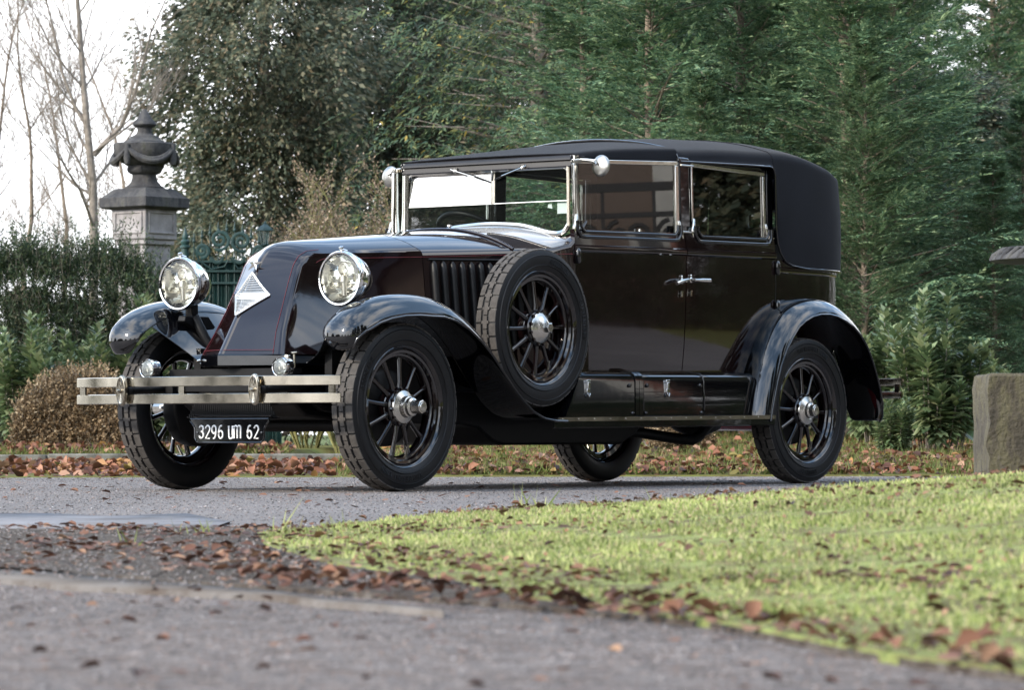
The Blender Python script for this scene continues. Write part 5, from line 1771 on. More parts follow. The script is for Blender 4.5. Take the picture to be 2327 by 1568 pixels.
def bare_tree(name, seed, H, trunk, mat, spread=.55, levels=5, r0=.14, twig=.006, guide=None):
    rr = random.Random(seed)
    root = empty(name)
    segs, fine = [], []
    def grow(p, d, ln, r, lev):
        n = 4 if lev < 2 else 3
        for k in range(n):
            d2 = d+Vector((rr.gauss(0, .10), rr.gauss(0, .10), rr.gauss(.035, .06)))
            d2.normalize()
            q = p+d2*(ln/n)
            rb = max(r*(1-.45*(k+1)/n), twig*.55)
            ra = max(r*(1-.45*k/n), twig*.55)
            (segs if lev < 3 else fine).append((np.array(p), np.array(q), ra, rb))
            if lev < levels and (k > 0 or lev > 0):
                for _ in range(1 if lev < 2 else rr.choice((1, 1, 2))):
                    ax = Vector((rr.gauss(0, 1), rr.gauss(0, 1), rr.gauss(0, .4))).normalized()
                    s = d2+ax*spread*rr.uniform(.8, 1.5)
                    s.z += .18; s.normalize()
                    grow(q, s, ln*rr.uniform(.45, .72), rb*.6, lev+1)
            p, d = q, d2
        if lev < levels:
            grow(p, d, ln*.66, r*.55, lev+1)
    P = [Vector(t) for t in trunk]
    m = len(P)
    for i in range(m-1):
        ra = r0*(1-.6*i/(m-1)); rb = r0*(1-.6*(i+1)/(m-1))
        segs.append((np.array(P[i]), np.array(P[i+1]), ra, rb))
        if i > 0:
            for _ in range(2):
                a = rr.uniform(0, 2*PI)
                d = Vector((math.cos(a)*.8, math.sin(a)*.8, rr.uniform(.45, .9))).normalized()
                grow(P[i], d, H*.17*rr.uniform(.7, 1.2), rb*.42, 2)
    if guide:
        for g, ra in guide:
            G = [Vector(t) for t in g]
            for i in range(len(G)-1):
                segs.append((np.array(G[i]), np.array(G[i+1]), ra*(1-.5*i/len(G)), ra*(1-.5*(i+1)/len(G))))
                if i: grow(G[i], (G[i+1]-G[i]).normalized()+Vector((rr.gauss(0, .4), rr.gauss(0, .4), .2)), H*.12, ra*.4, 3)
            grow(G[-1], (G[-1]-G[-2]).normalized(), H*.2, ra*.5, 2)
    grow(P[-1], (P[-1]-P[-2]).normalized(), H*.26, r0*.4, 1)
    V, Q = tubes_np(segs, 7)
    np_mesh('trunk', V, Q, mat, root, smooth=True)
    V, Q = tubes_np(fine, 3)
    np_mesh('twigs', V, Q, mat, root)
    return root

def shoot_hedge(name, seed, Lx, Ly, H, n, per, mat, shoot=.34, needle=.034, round_=.25, tops=.3, wd=.22):
    """clipped hedge mass of upright needle-leaved shoots (local x along, y depth)"""
    r = np.random.RandomState(seed)
    root = empty(name)
    x = r.uniform(-Lx/2, Lx/2, n)
    side = r.rand(n)
    y = np.where(side < .72, -Ly/2*r.uniform(.72, 1.0, n), r.uniform(-Ly/2, Ly/2, n))
    hh = H*(1+.07*np.sin(x*2.3+seed)+.05*np.sin(x*5.1))*(1-round_*(np.abs(x)/(Lx/2))**4)
    z = np.where(side < .72, hh*r.rand(n)**.8, hh*r.uniform(.88, 1.0, n))
    y = y*(1-.35*np.clip((z/hh-.7)/.3, 0, 1)**2)
    top = (z > hh*.86)
    d = unit(np.stack([r.normal(0, .38, n), np.where(y < 0, -.45, .2)*np.where(top, .25, 1)+r.normal(0, .3, n), np.where(top, 1.3, .75)+r.normal(0, .2, n)], -1))
    sl = shoot*r.uniform(.5, 1.2, n)*np.where(top & (r.rand(n) < tops), 1.7, 1)
    q = np.linspace(.1, 1, per)
    P = np.stack([x, y, z], -1)[:, None]+d[:, None]*(sl[:, None]*q)[..., None]
    A = d[:, None]*.75+unit(r.normal(size=(n, per, 3)))*.75
    A = unit(A).reshape(-1, 3)
    N = n*per
    Ln = needle*r.uniform(.7, 1.4, N)
    V = kites(P.reshape(-1, 3), A, perp(A, r), Ln, Ln*wd*r.uniform(.8, 1.4, N), .04)
    np_mesh('foliage', V, quads(N), mat, root)
    segs = []
    for i in range(0, n, 3):
        segs.append((P[i, 0], P[i, -1], .004, .002))
    for i in range(26):
        xx = r.uniform(-Lx/2, Lx/2)
        segs.append((np.array([xx, 0, 0]), np.array([xx+r.normal(0, .1), r.normal(0, .15), H*.85]), .03, .012))
    V, Q = tubes_np(segs, 3)
    np_mesh('stems', V, Q, M['bark'], root)
    # dense dark inside
    return root

def laurel(name, seed, H, W, nst, mat, leaf=.105, per=20):
    """bush of upright stems with rosettes of broad glossy leaves"""
    r = np.random.RandomState(seed)
    root = empty(name)
    Ps, As, Ls, segs = [], [], [], []
    for i in range(nst):
        a = r.uniform(0, 2*PI); rad = W*math.sqrt(r.rand())
        b = np.array([rad*.55*math.cos(a), rad*.55*math.sin(a), 0])
        h = H*r.uniform(.45, 1.0)*(1-.35*(rad/W)**2)
        t = np.array([rad*math.cos(a)*1.05, rad*math.sin(a)*1.05, h])
        segs.append((b, b*.4+t*.6, .007, .005)); segs.append((b*.4+t*.6, t, .005, .003))
        m = per+int(per*h)
        for j in range(m):
            u = 1-(j/m)**1.15*.78
            p = b*(1-u)+t*u
            ang = j*2.4+r.normal(0, .3)
            lift = .9-.95*(1-u)*2.2+r.normal(0, .18)
            A = np.array([math.cos(ang), math.sin(ang), lift]); A /= np.linalg.norm(A)
            Ps.append(p); As.append(A); Ls.append(leaf*r.uniform(.6, 1.25)*(.75+.35*min(1, (1-u)*6)))
    P, A, Ln = np.array(Ps), np.array(As), np.array(Ls)
    side = unit(np.cross(A, np.array([0, 0, 1.0]))+r.normal(0, .2, A.shape))
    V = kites(P, A, side, Ln, Ln*r.uniform(.36, .50, len(Ln)), -.05, .5)
    np_mesh('foliage', V, quads(len(P)), mat, root)
    V, Q = tubes_np(segs, 5)
    np_mesh('stems', V, Q, M['bark'], root, smooth=True)
    return root

def seed_shrub(name, seed, H, W, nst):
    r = random.Random(seed); q = np.random.RandomState(seed)
    root = empty(name)
    segs, tips = [], []
    def grow(p, d, ln, rad, lev):
        n = 4
        for k in range(n):
            d2 = (d+Vector((r.gauss(0, .14), r.gauss(0, .14), r.gauss(.06, .08)))).normalized()
            e = p+d2*(ln/n)
            segs.append((np.array(p), np.array(e), rad*(1-.15*k), rad*(1-.15*(k+1))))
            if lev >= 1: tips.append((np.array(e), np.array(d2)))
            if lev < 3:
                for _ in range(r.choice((1, 1, 2))):
                    s = (d2+Vector((r.gauss(0, .55), r.gauss(0, .55), r.gauss(.15, .3)))).normalized()
                    grow(e, s, ln*r.uniform(.4, .65), rad*.55, lev+1)
            p, d = e, d2
    for i in range(nst):
        a = r.uniform(0, 2*PI)
        d = Vector((math.cos(a)*r.uniform(.05, W), math.sin(a)*r.uniform(.05, W), 1)).normalized()
        grow(Vector((math.cos(a)*.12, math.sin(a)*.12, 0)), d, H*r.uniform(.55, .85), .020, 0)
    V, Q = tubes_np(segs, 4)
    np_mesh('branches', V, Q, M['mossbark'], root, smooth=True)
    T = np.array([t[0] for t in tips]); D = np.array([t[1] for t in tips])
    per = 5
    P = np.repeat(T, per, 0)+q.normal(0, .035, (len(T)*per, 3))
    A = unit(np.repeat(D, per, 0)+q.normal(0, .7, P.shape))
    Ln = q.uniform(.018, .05, len(P))
    V = kites(P, A, perp(A, q), Ln, Ln*.55, .08)
    np_mesh('seed_heads', V, quads(len(P)), M['seed'], root)
    return root

def place(o, px, k, z=0.0, rz=0.0, sc=1.0, sz=None, label=None, cat=None, group=None):
    o.location = site(lat(px, k), k, z)
    o.rotation_euler = (0, 0, rz)
    o.scale = (sc, sc, sz if sz else sc)
    tag(o, label, cat, group)
    return o

# ---- cypress row behind the car
GC = 'cypresses in the row behind the car'
cyp = [conifer('cypress_tree', 41, 6.6, 1.42, 165, M['leyland'], twigs=26, per=18, elev=(4, 34), droop=.16, twl=.62, leaf=(.035, .075), rag=(.5, 1.3), flatv=.13, flatn=.24, jit=.12, hang=.10),
       conifer('cypress_tree', 42, 6.2, 1.52, 165, M['leyland'], twigs=26, per=18, elev=(0, 30), droop=.18, twl=.64, leaf=(.035, .075), rag=(.5, 1.3), flatv=.13, flatn=.24, jit=.12, hang=.14),
       conifer('cypress_tree', 43, 6.9, 1.30, 170, M['leylandpale'], twigs=26, per=18, elev=(8, 40), droop=.14, twl=.60, leaf=(.035, .075), rag=(.5, 1.3), flatv=.13, flatn=.24, jit=.12, hang=.06)]
spots = [
    (1480, 41.0, .25, 0, .3, 1.00, 'broad green cypress with its pale trunk showing just above the car roof'),
    (1330, 44.5, .25, 1, 1.9, .95, 'cypress rising behind the windscreen end of the roof, next to the cedar'),
    (1694, 42.0, .28, 2, 2.2, 1.02, 'tall cypress standing straight above the rear side window'),
    (1790, 44.0, .28, 1, 4.0, 1.05, 'darker cypress set back above the middle of the cloth hood'),
    (1935, 40.5, .28, 0, 1.1, 1.06, 'bright feathery cypress directly behind the back of the cloth hood'),
    (2035, 42.5, .28, 2, 3.4, 1.04, 'slim cypress just right of the hood, its leader leaving the top of the picture'),
    (2170, 44.5, .28, 1, 5.2, .64, 'short full cypress behind the laurel bush near the right edge'),
    (2330, 43.0, .28, 0, 2.7, .55, 'low cypress cut by the right edge above the stone urn'),
    (1965, 39.5, .26, 2, 0.4, .58, 'young pale cypress close behind the rear wing'),
    (2260, 41.0, .28, 1, 1.5, .46, 'small bushy cypress between the laurel and the stone post'),
    (1600, 39.0, .26, 1, 3.0, .58, 'short young cypress hidden mostly behind the rear doors'),
    (2420, 46.0, .28, 2, 1.0, .66, 'young cypress at the far right rim of the picture'),
]
spots += [(2560, 47.0, .28, 0, 1.3, 1.0, 'tall cypress added beyond the right edge'), (2720, 46.0, .28, 1, 2.8, 1.05, 'broad cypress added beyond the right edge'), (2880, 50.0, .28, 2, 4.4, 1.1, 'slim cypress added well beyond the right edge'), (3080, 47.0, .28, 0, 5.5, 1.1, 'cypress added far beyond the right edge'), (3300, 52.0, .28, 1, .9, 1.15, 'last cypress added to the row, far out to the right')]  # unseen cypresses added to keep sky out of the rear corner's reflection
used = set()
for px, k, z, kind, rz, sc, lab in spots:
    o = cyp[kind] if kind not in used else copy_tree(cyp[kind])
    used.add(kind)
    place(o, px, k, z, rz, sc, label=lab, cat='tree', group=GC)
# ---- cedar with arching pale boughs
ced = conifer('cedar_tree', 51, 8.6, 3.0, 250, M['cedar'], base=.9, elev=(-4, 22), droop=.22, twigs=17, per=12, leaf=(.06, .11), wd=.26, shape=.55, twl=.42, hang=.42, trunk_r=.2, barkm='bark')
place(ced, 1225, 52, .2, .6, 1.0, label='spreading cedar with arching pale green boughs left of the cypress row', cat='tree')
# ---- dense dark evergreens
GE = 'dense dark evergreens behind the gate'
ev1 = clump_tree('evergreen_tree', 61, 10.5, 2.3, 1600, 70, .105, M['holm'], z0=.4)
place(ev1, 610, 62, .0, .0, 1.0, label='big dense olive green tree with drooping clumps behind the iron gate', cat='tree', group=GE)
ev2 = copy_tree(ev1); place(ev2, 905, 66, .0, 2.1, 1.05, label='big dark tree standing behind the beige dry shrub', cat='tree', group=GE)
ev3 = copy_tree(ev1); place(ev3, 1130, 72, .0, 4.2, 1.15, label='dark tree farthest back, seen through the cedar boughs', cat='tree', group=GE)
for px, k, sx, sz_, rz, lab in ((1420, 54, .95, .62, .4, 'dense tree filling the gap behind the cypresses above the windscreen'), (1640, 56, 1.0, .66, 1.9, 'dense tree filling the gap behind the cypresses above the rear window'), (1870, 54, .95, .64, 3.1, 'dense tree filling the gap behind the cypresses at the back of the hood'), (2090, 55, .9, .50, 4.6, 'low dense tree filling the gap behind the cypresses near the laurel')):
    o = copy_tree(ev1); place(o, px, k, 0, rz, sx, sz_, label=lab, cat='tree', group=GE)
# ---- hazy trees far off at the right
fr = copy_tree(cyp[0]); place(fr, 2270, 78, 0, .7, 1.9, label='pale hazy conifer far away in the upper right corner', cat='tree', group='far trees at the right')
fr = copy_tree(cyp[1]); place(fr, 2120, 84, 0, 2.7, 1.95, label='dim distant conifer between the cypress row and the upper right corner', cat='tree', group='far trees at the right')
fr = copy_tree(ev1); place(fr, 2400, 90, 0, 1.7, 1.0, label='far broad tree fading at the right edge', cat='tree', group='far trees at the right')
fr = copy_tree(ev1); place(fr, 1650, 80, 0, 3.3, 1.1, label='far broad tree glimpsed through gaps in the cypress row', cat='tree', group='far trees at the right')
# ---- leafless trees at the left
GB = 'leafless trees against the white sky'
def T(px, py, k): return ((px-212)*k/9000.0, 0, .318+(983-py)*k/9000.0)
k0 = 56
tr = [(0, 0, 0), T(213, 520, k0), T(211, 420, k0), T(204, 350, k0), T(196, 270, k0), T(190, 200, k0), T(184, 120, k0), T(178, 30, k0), T(170, -60, k0)]
bt = bare_tree('bare_tree', 71, 6.5, tr, M['bark'], r0=.070, twig=.0045, guide=[([T(212, 352, k0), T(240, 320, k0), T(275, 285, k0), T(290, 250, k0), T(307, 205, k0)], .04), ([T(206, 440, k0), T(170, 420, k0), T(120, 370, k0)], .02), ([T(205, 300, k0), T(170, 240, k0), T(140, 160, k0), T(120, 60, k0)], .028)])
bt.location = site(lat(212, k0), k0, 0); bt.rotation_euler = (0, 0, YAW-PI/2)
tag(bt, 'leafless tree with a straight grey trunk just left of the stone urn', 'tree', GB)
simple_trunk = [(0, 0, 0), (.12, .02, 1.6), (-.02, .06, 2.6), (.16, 0, 3.5), (.02, -.05, 4.4)]
bt2 = bare_tree('bare_tree', 72, 6.5, simple_trunk, M['palebark'], r0=.060, twig=.0045, spread=.65)
place(bt2, 62, 62, 0, .4, 1.05, label='leafless tree near the left edge', cat='tree', group=GB)
bt3 = copy_tree(bt2); place(bt3, 345, 64, 0, 2.9, 1.1, label='leafless tree right behind the stone urn', cat='tree', group=GB)
bt4 = copy_tree(bt2); place(bt4, 140, 84, 0, 4.4, 1.35, label='smaller leafless tree farther back between the two left trunks', cat='tree', group=GB)
bt5 = copy_tree(bt2); place(bt5, -10, 74, 0, 1.2, 1.3, label='leafless tree cut by the left edge of the picture', cat='tree', group=GB)
bt6 = copy_tree(bt2); place(bt6, 270, 92, 0, 5.4, 1.5, label='leafless tree far off between the grey trunk and the urn', cat='tree', group=GB)
# ---- low far greenery behind the hedge, left
for px, k, sc, rz, lab in ((60, 70, .26, .2, 'pale green bush far behind the hedge at the left edge'), (290, 74, .30, 1.2, 'pale green bush far behind the urn pedestal'), (170, 78, .27, 2.0, 'pale green bush behind the grey leafless trunk'), (420, 66, .22, 3.0, 'dark bush behind the gate pillar')):
    o = copy_tree(ev1); place(o, px, k, 0, rz, sc*1.2, sc*1.05, label=lab, cat='bush', group='far bushes behind the hedge')
# ---- hedge, laurels, dry shrubs
h = shoot_hedge('yew_hedge', 81, 4.6, 1.3, 1.95, 6200, 26, M['yew'], needle=.045)
p = site(lat(-35, 43), 43.2, .1); h.location = p; h.rotation_euler = (0, 0, YAW-PI/2)
tag(h, 'tall dark yew hedge below the stone urn', 'hedge')
for l_, rz, lab in ((-10.1, 0, 'next stretch of yew hedge, beyond the left edge'), (-14.6, PI, 'farthest stretch of yew hedge, well beyond the left edge')):
    o = copy_tree(h); o.location = site(l_, 43.6, .1); o.rotation_euler = (0, 0, YAW-PI/2); tag(o, lab, 'hedge')
for px, k, sc, rz, lab in ((-260, 60, 1.2, .5, 'leafless tree beyond the left edge'), (-520, 66, 1.35, 2.4, 'larger leafless tree beyond the left edge'), (-800, 62, 1.25, 4.0, 'leafless tree far beyond the left edge')):
    o = copy_tree(bt2); place(o, px, k, 0, rz, sc, label=lab, cat='tree', group=GB)
for px, k, sc, rz, lab in ((-420, 74, .8, .5, 'round dark tree beyond the left edge'), (-900, 70, .9, 2.4, 'round dark tree far beyond the left edge')):
    o = copy_tree(ev1); place(o, px, k, 0, rz, sc*1.3, sc, label=lab, cat='tree', group=GE)
la = laurel('laurel_bush', 91, 1.5, .44, 34, M['laurel'], leaf=.135, per=44)
GL = 'laurel bushes'
place(la, 2120, 34.5, .12, 0, 1.0, label='tall broad laurel bush between the rear bumper and the stone post', cat='bush', group=GL)
for px, k, z, rz, sc, lab in ((1985, 37.0, .16, 1.0, .92, 'laurel bush partly hidden behind the rear wing'), (2030, 33.8, .08, 2.0, .42, 'small laurel sprout low beside the rear wheel'), (2240, 37.5, .2, 3.1, .62, 'thin laurel behind the top of the stone post'),
                              (60, 40.8, .12, .8, 1.0, 'rounded laurel bush at the left edge in front of the hedge'), (235, 41.2, .12, 2.4, .95, 'laurel bush behind the dead box hedge, beside the far front wing'), (345, 41.4, .12, 4.0, 1.15, 'taller laurel just left of the far headlight'), (150, 41.6, .12, 5.0, .9, 'laurel bush between the edge bush and the dead box hedge')):
    o = copy_tree(la); place(o, px, k, z, rz, sc, label=lab, cat='bush', group=GL)
db = shoot_hedge('box_hedge', 101, 1.05, .7, .60, 3000, 12, M['deadbox'], shoot=.16, needle=.030, round_=.55, tops=.5, wd=.5)
p = site(lat(165, 39.6), 39.6, .112); db.location = p; db.rotation_euler = (0, 0, YAW-PI/2)
tag(db, 'rounded dead brown box hedge behind the left end of the bumper', 'hedge')
db2 = copy_tree(db); p = site(lat(1528, 35.5), 35.5, .10); db2.location = p; db2.rotation_euler = (0, 0, YAW-PI/2+.4); db2.scale = (.55, .7, .46)
tag(db2, 'small round dead bush seen under the car between the wheels', 'bush')
ss = seed_shrub('dry_shrub', 111, 2.6, .55, 15)
place(ss, 790, 50, .0, .0, 1.0, label='beige leafless shrub full of dry seed heads behind the hood', cat='bush', group='beige dry shrubs')
s2 = copy_tree(ss); place(s2, 700, 51.5, 0, 2.2, .82, label='lower beige dry shrub beside the lantern', cat='bush', group='beige dry shrubs')
s3 = copy_tree(ss); place(s3, 880, 51, 0, 4.0, .85, label='beige dry shrub behind the windscreen post', cat='bush', group='beige dry shrubs')
# ---- dead fern under the car's far side
r = np.random.RandomState(121)
fz = empty('dead_fern')
n = 1500
a = r.uniform(0, 2*PI, n); el = r.uniform(.1, 1.1, n)
fl_ = r.randint(0, 22, n); fa = r.uniform(0, 2*PI, 22)[fl_]; fe = r.uniform(.25, 1.0, 22)[fl_]; u = r.rand(n)
P = np.stack([np.cos(fa)*np.cos(fe)*u*.40, np.sin(fa)*np.cos(fe)*u*.40, (np.sin(fe)*u-.55*u*u)*.42], -1)
A = unit(np.stack([np.cos(fa+1.4*np.sign(r.rand(n)-.5)), np.sin(fa+1.4*np.sign(r.rand(n)-.5)), r.normal(0, .3, n)], -1))
Ln = r.uniform(.03, .09, n)*(1.1-u*.7)
np_mesh('foliage', kites(P, A, perp(A, r), Ln, Ln*.3, .05), quads(n), M['fern'], fz)
place(fz, 1075, 37.5, .10, label='clump of dead rust coloured fern seen behind the near front wheel', cat='fern')
# ================================================================ GATE, PILLAR, POST, HOUSE
M['iron'] = simple('green_painted_iron', (.014, .044, .042), .5, var=.35, vscale=6, spec=.5)
def old_stone():
    m, t, b = mat_new('weathered_dark_stone')
    n = noise_node(t, 7.0, detail=8, rough=.7, vscale=(1, 1, .5))
    r = ramp_node(t, n.outputs[0], [(.3, (.018, .018, .020)), (.48, (.045, .045, .048)), (.58, (.075, .073, .070)), (.66, (.055, .056, .045)), (.78, (.17, .165, .15))])
    t.links.new(r.outputs[0], b.inputs['Base Color']); b.inputs['Roughness'].default_value = .92
    n2 = noise_node(t, 34, detail=4); bump_node(t, b, n2.outputs[0], .8, .012)
    return m
M['darkstone'] = old_stone()
M['palestone'] = simple('pale_grey_stone', (.27, .255, .255), .9, var=.28, vscale=7, bump=.5, bscale=34)
M['poststone'] = None
def post_stone():
    m, t, b = mat_new('lichen_grey_stone')
    n = noise_node(t, 13.0, detail=9, rough=.7, vscale=(1, 1, .35))
    r = ramp_node(t, n.outputs[0], [(.3, (.020, .017, .013)), (.46, (.058, .049, .037)), (.56, (.090, .080, .048)), (.64, (.078, .068, .055)), (.74, (.16, .15, .125)), (.8, (.09, .08, .065))])
    t.links.new(r.outputs[0], b.inputs['Base Color'])
    b.inputs['Roughness'].default_value = .95
    n2 = noise_node(t, 55, detail=4)
    bump_node(t, b, n2.outputs[0], .9, .012)
    return m
M['poststone'] = post_stone()
M['lampglass'] = glass_mat('lantern_glass', (.8, .9, .88), 1.2, .25)

# ---- stone pedestal with a draped urn
KU = 45.0
s_ = KU/9000.0
def hz(py): return .318+(983-py)*s_      # height for a level in the photograph at that distance
ur = empty('stone_urn', site(lat(328, KU), KU, hz(432)))
tag(ur, 'dark weathered stone urn with swags and a pointed lid on the gate pillar', 'urn')
z0 = hz(432)
q = .361*s_
prof = [(8, 680), (20, 695), (45, 740), (72, 768), (76, 780), (66, 793), (50, 797), (46, 812), (48, 838), (66, 852), (88, 856), (92, 866), (108, 880), (128, 888), (132, 897), (190, 900), (197, 906), (196, 935), (190, 960), (176, 990), (150, 1018), (118, 1036), (104, 1042), (108, 1052), (112, 1066), (106, 1080), (94, 1090), (76, 1098), (76, 1112), (84, 1140), (106, 1166), (122, 1176), (122, 1190), (0, 1192)]
b = MB(); b.lathe([(r_*q, hz(v*.361)-z0) for r_, v in prof], (0, 0, 0), (0, 0, 1), 48)
b.build('bowl', M['darkstone'], ur, 40)
b = MB()
for k in range(4):
    a0 = k*PI/2+.2; a1 = a0+PI/2
    for j, (dr, dz, rr) in enumerate(((0, 0, .026), (.02, -.012, .026), (.012, -.03, .022))):
        path = []
        for i in range(11):
            u = i/10; a = lerp(a0, a1, u); sag = 4*u*(1-u)
            path.append(((192*q+dr+.012)*math.cos(a), (192*q+dr+.012)*math.sin(a), hz(930*.361)-z0+dz-.155*sag*(1 if j else .9)))
        b.tube(path, [rr*(.55+.45*4*(i/10)*(1-i/10)) for i in range(11)], 8)
    # hanging cloth ends
    path = [((197*q+.02)*math.cos(a0), (197*q+.02)*math.sin(a0), hz(v*.361)-z0) for v in (912, 950, 1000, 1040)]
    b.tube(path, [.020, .030, .042, .030], 8)
b.build('swag', M['darkstone'], ur, 60)
pl = empty('gate_pillar', site(lat(328, KU), KU, 0), YAW+PI/4+.12)
tag(pl, 'square pale stone gate pillar with a dark overhanging cap', 'pillar')
b = MB()
hs = .37/math.sqrt(2)*1.0
zb, zt_ = hz(545), hz(473)
b.box((0, 0, (zb+zt_)/2), (2*hs, 2*hs, zt_-zb))
b.box((0, 0, zb-.03), (2*hs*.92, 2*hs*.92, .06))
b.box((0, 0, (zb-.06)/2), (2*hs*.80, 2*hs*.80, zb-.06))
b.build('shaft', M['palestone'], pl, 30, bevel=.01)
b = MB()
zc = (zb+zt_)/2+.0
for a in range(4):
    rm = Matrix.Rotation(a*PI/2, 3, 'Z')
    for (cx_, cz, sx, sz_) in ((0, zc+.125, 2*hs*.80, .022), (0, zc-.105, 2*hs*.80, .022), (-hs*.78, zc+.01, .022, .23), (hs*.78, zc+.01, .022, .23)):
        p = rm @ Vector((cx_, -hs-.006, cz))
        b.box(p, (sx, .018, sz_), rot=rm)
b.build('panel_moulding', M['palestone'], pl, 30, bevel=.004)
b = MB()
hc = .51/math.sqrt(2)
za, zm_, zz = hz(474), hz(450), hz(428)
def sq(h, z): return [(-h, -h, z), (h, -h, z), (h, h, z), (-h, h, z)]
rows = [sq(hs*.98, za-.02), sq(hc*.93, za), sq(hc, za+.015), sq(hc, zm_), sq(hc*.94, zm_+.01), sq(hc*.72, zz-.02), sq(hc*.62, zz), ]
b.grid([r_+[r_[0]] for r_ in rows]); b.add(rows[-1], [(0, 1, 2, 3)]); b.add(rows[0], [(0, 1, 2, 3)])
b.build('cap', M['darkstone'], pl, 25, merge=.0005)

# ---- green iron gate
KG = 46.5
sg_ = KG/9000.0
gt = empty('iron_gate', site(lat(525, KG), KG, 0), YAW-PI/2+.06)
tag(gt, 'green painted iron gate with scrolls, spear tips and a solid corrugated lower panel', 'gate')
def gx(px): return (px-525)*sg_
def gz(py): return .318+(983-py)*sg_
b = MB()
nx = 60
rows = []
for k in range(nx*4+1):
    x = lerp(gx(425), gx(640), k/(nx*4)); y = .012*math.sin(k/4*2*PI*.9)
    rows.append([(x, y, gz(1031)), (x, y, gz(594))])
b.grid(rows)
b.build('sheet_panel', M['iron'], gt, 60)
b = MB()
for py in (616, 643, 1028, 594): b.box(((gx(420)+gx(640))/2, -.02, gz(py)), (gx(640)-gx(420), .03, .025))
b.build('rail', M['iron'], gt, 30)
def spear(b, px, top, r_=.008):
    x = gx(px)
    b.tube([(x, -.01, gz(760)), (x, -.01, gz(top+12))], r_, 6)
    b.lathe([(r_, 0), (.020, .015), (.020, .03), (.010, .045), (.014, .06), (.006, .10), (0, .14)], (x, -.01, gz(top+24)), (0, 0, 1), 8)
for px, top in ((441, 528), (459, 518), (477, 510), (496, 503), (515, 502), (533, 503), (551, 508), (570, 520), (588, 530), (606, 540), (624, 548)):
    b = MB(); spear(b, px, top); b.build('spear', M['iron'], gt, 40)
b = MB(); x = gx(421)
b.tube([(x, 0, 0), (x, 0, gz(560))], .045, 10)
b.lathe([(.045, 0), (.062, .01), (.062, .03), (.04, .045), (.055, .07), (.055, .09), (.03, .11), (.038, .14), (.025, .18), (0, .27)], (x, 0, gz(565)), (0, 0, 1), 12)
b.build('gate_post', M['iron'], gt, 40)
def spiral(px, py, r0, turns, sgn, start):
    pts = []
    n = int(26*turns)
    for i in range(n+1):
        u = i/n; a = start+sgn*u*turns*2*PI; rr = r0*(1-.80*u)
        pts.append((gx(px)+rr*sg_*math.cos(a), -.03, gz(py)+rr*sg_*math.sin(a)))
    return pts
for (px, py, r0, tn, sgn, st) in ((499, 545, 24, 1.75, 1, -2.0), (548, 548, 24, 1.75, -1, -1.1), (459, 570, 17, 1.6, 1, -1.8), (590, 572, 17, 1.6, -1, -1.2), (499, 584, 20, .5, 1, PI), (548, 584, 20, .5, 1, PI)):
    b = MB(); b.tube(spiral(px, py, r0, tn, sgn, st), .013, 6, flat=(1.0, 1.8))
    b.build('scroll', M['iron'], gt, 60)
b = MB()
b.tube([(gx(440), -.03, gz(560)), (gx(452), -.03, gz(592)), (gx(480), -.03, gz(612)), (gx(510), -.03, gz(606)), (gx(522), -.03, gz(585)), (gx(540), -.03, gz(610)), (gx(575), -.03, gz(612)), (gx(600), -.03, gz(595))], .012, 6)
b.build('scroll', M['iron'], gt, 60)
b = MB(); b.box((lat(540, KG)*0+gx(560), .0, .03), (gx(700)-gx(420), .22, .13))
pt = site(lat(560, KG-.4), KG-.4, 0)
pb = MB(); pb.box((pt[0], pt[1], .055), ((660-420)*sg_, .25, .13), rot=Matrix.Rotation(YAW-PI/2, 3, 'Z'))
o = pb.build('gate_plinth', M['stone'], None, 30, bevel=.015); tag(o, 'low stone plinth under the green gate', 'plinth')
# ---- lantern on its post
ln_ = empty('lantern_post', site(lat(602, 46.0), 46.0, 0)); tag(ln_, 'green lantern with frosted panes on a post beside the gate', 'lantern')
b = MB(); b.tube([(0, 0, 0), (0, 0, gz(566))], .03, 10); b.build('post', M['iron'], ln_, 50)
zl = gz(562)
b = MB()
b.lathe([(.03, -.02), (.055, 0), (.055, .012), (.03, .02)], (0, 0, zl), (0, 0, 1), 6)
for k in range(6):
    a = k*PI/3
    b.tube([(.048*math.cos(a), .048*math.sin(a), zl+.01), (.082*math.cos(a), .082*math.sin(a), zl+.17)], .006, 5)
b.lathe([(.082, .165), (.102, .172), (.096, .19), (.062, .222), (.030, .240), (.018, .25), (.018, .265), (0, .285)], (0, 0, zl), (0, 0, 1), 6)
b.build('lantern_frame', M['iron'], ln_, 30)
b = MB(); b.lathe([(.046, .015), (.078, .168)], (0, 0, zl), (0, 0, 1), 6)
b.build('lantern_pane', M['lampglass'], ln_, 0)

# ---- stone post with an iron urn at the right
KP = 15.2
sp = KP/9000.0
wp = .62
px_l = 2211
cx_ = lat(px_l, KP)+wp/2+.065
b = MB()
zt_ = .318+(983-851)*sp
n = 10
def ring(z, sh=0):
    h = wp/2-sh
    out = []
    rr = random.Random(int(z*1000))
    for (ax, ay, bx_, by) in ((-h, -h, h, -h), (h, -h, h, h), (h, h, -h, h), (-h, h, -h, -h)):
        for i in range(8):
            u = i/8
            out.append((lerp(ax, bx_, u)+rr.gauss(0, .004), lerp(ay, by, u)+rr.gauss(0, .004), z+rr.gauss(0, .001)))
    return out
rows = [ring(z) for z in np.linspace(-.05, zt_-.012, 14)]+[ring(zt_-.003, .006), ring(zt_, .016)]
b.grid([r_+[r_[0]] for r_ in rows]); b.add(rows[-1], [tuple(range(32))])
po = b.build('stone_post', M['poststone'], None, 40, merge=.0008)
po.location = site(cx_, KP+wp/2-.02, 0); po.rotation_euler = (0, 0, YAW-PI/2-.02)
tag(po, 'rough grey lichen-stained stone block at the right edge of the grass', 'stone post')
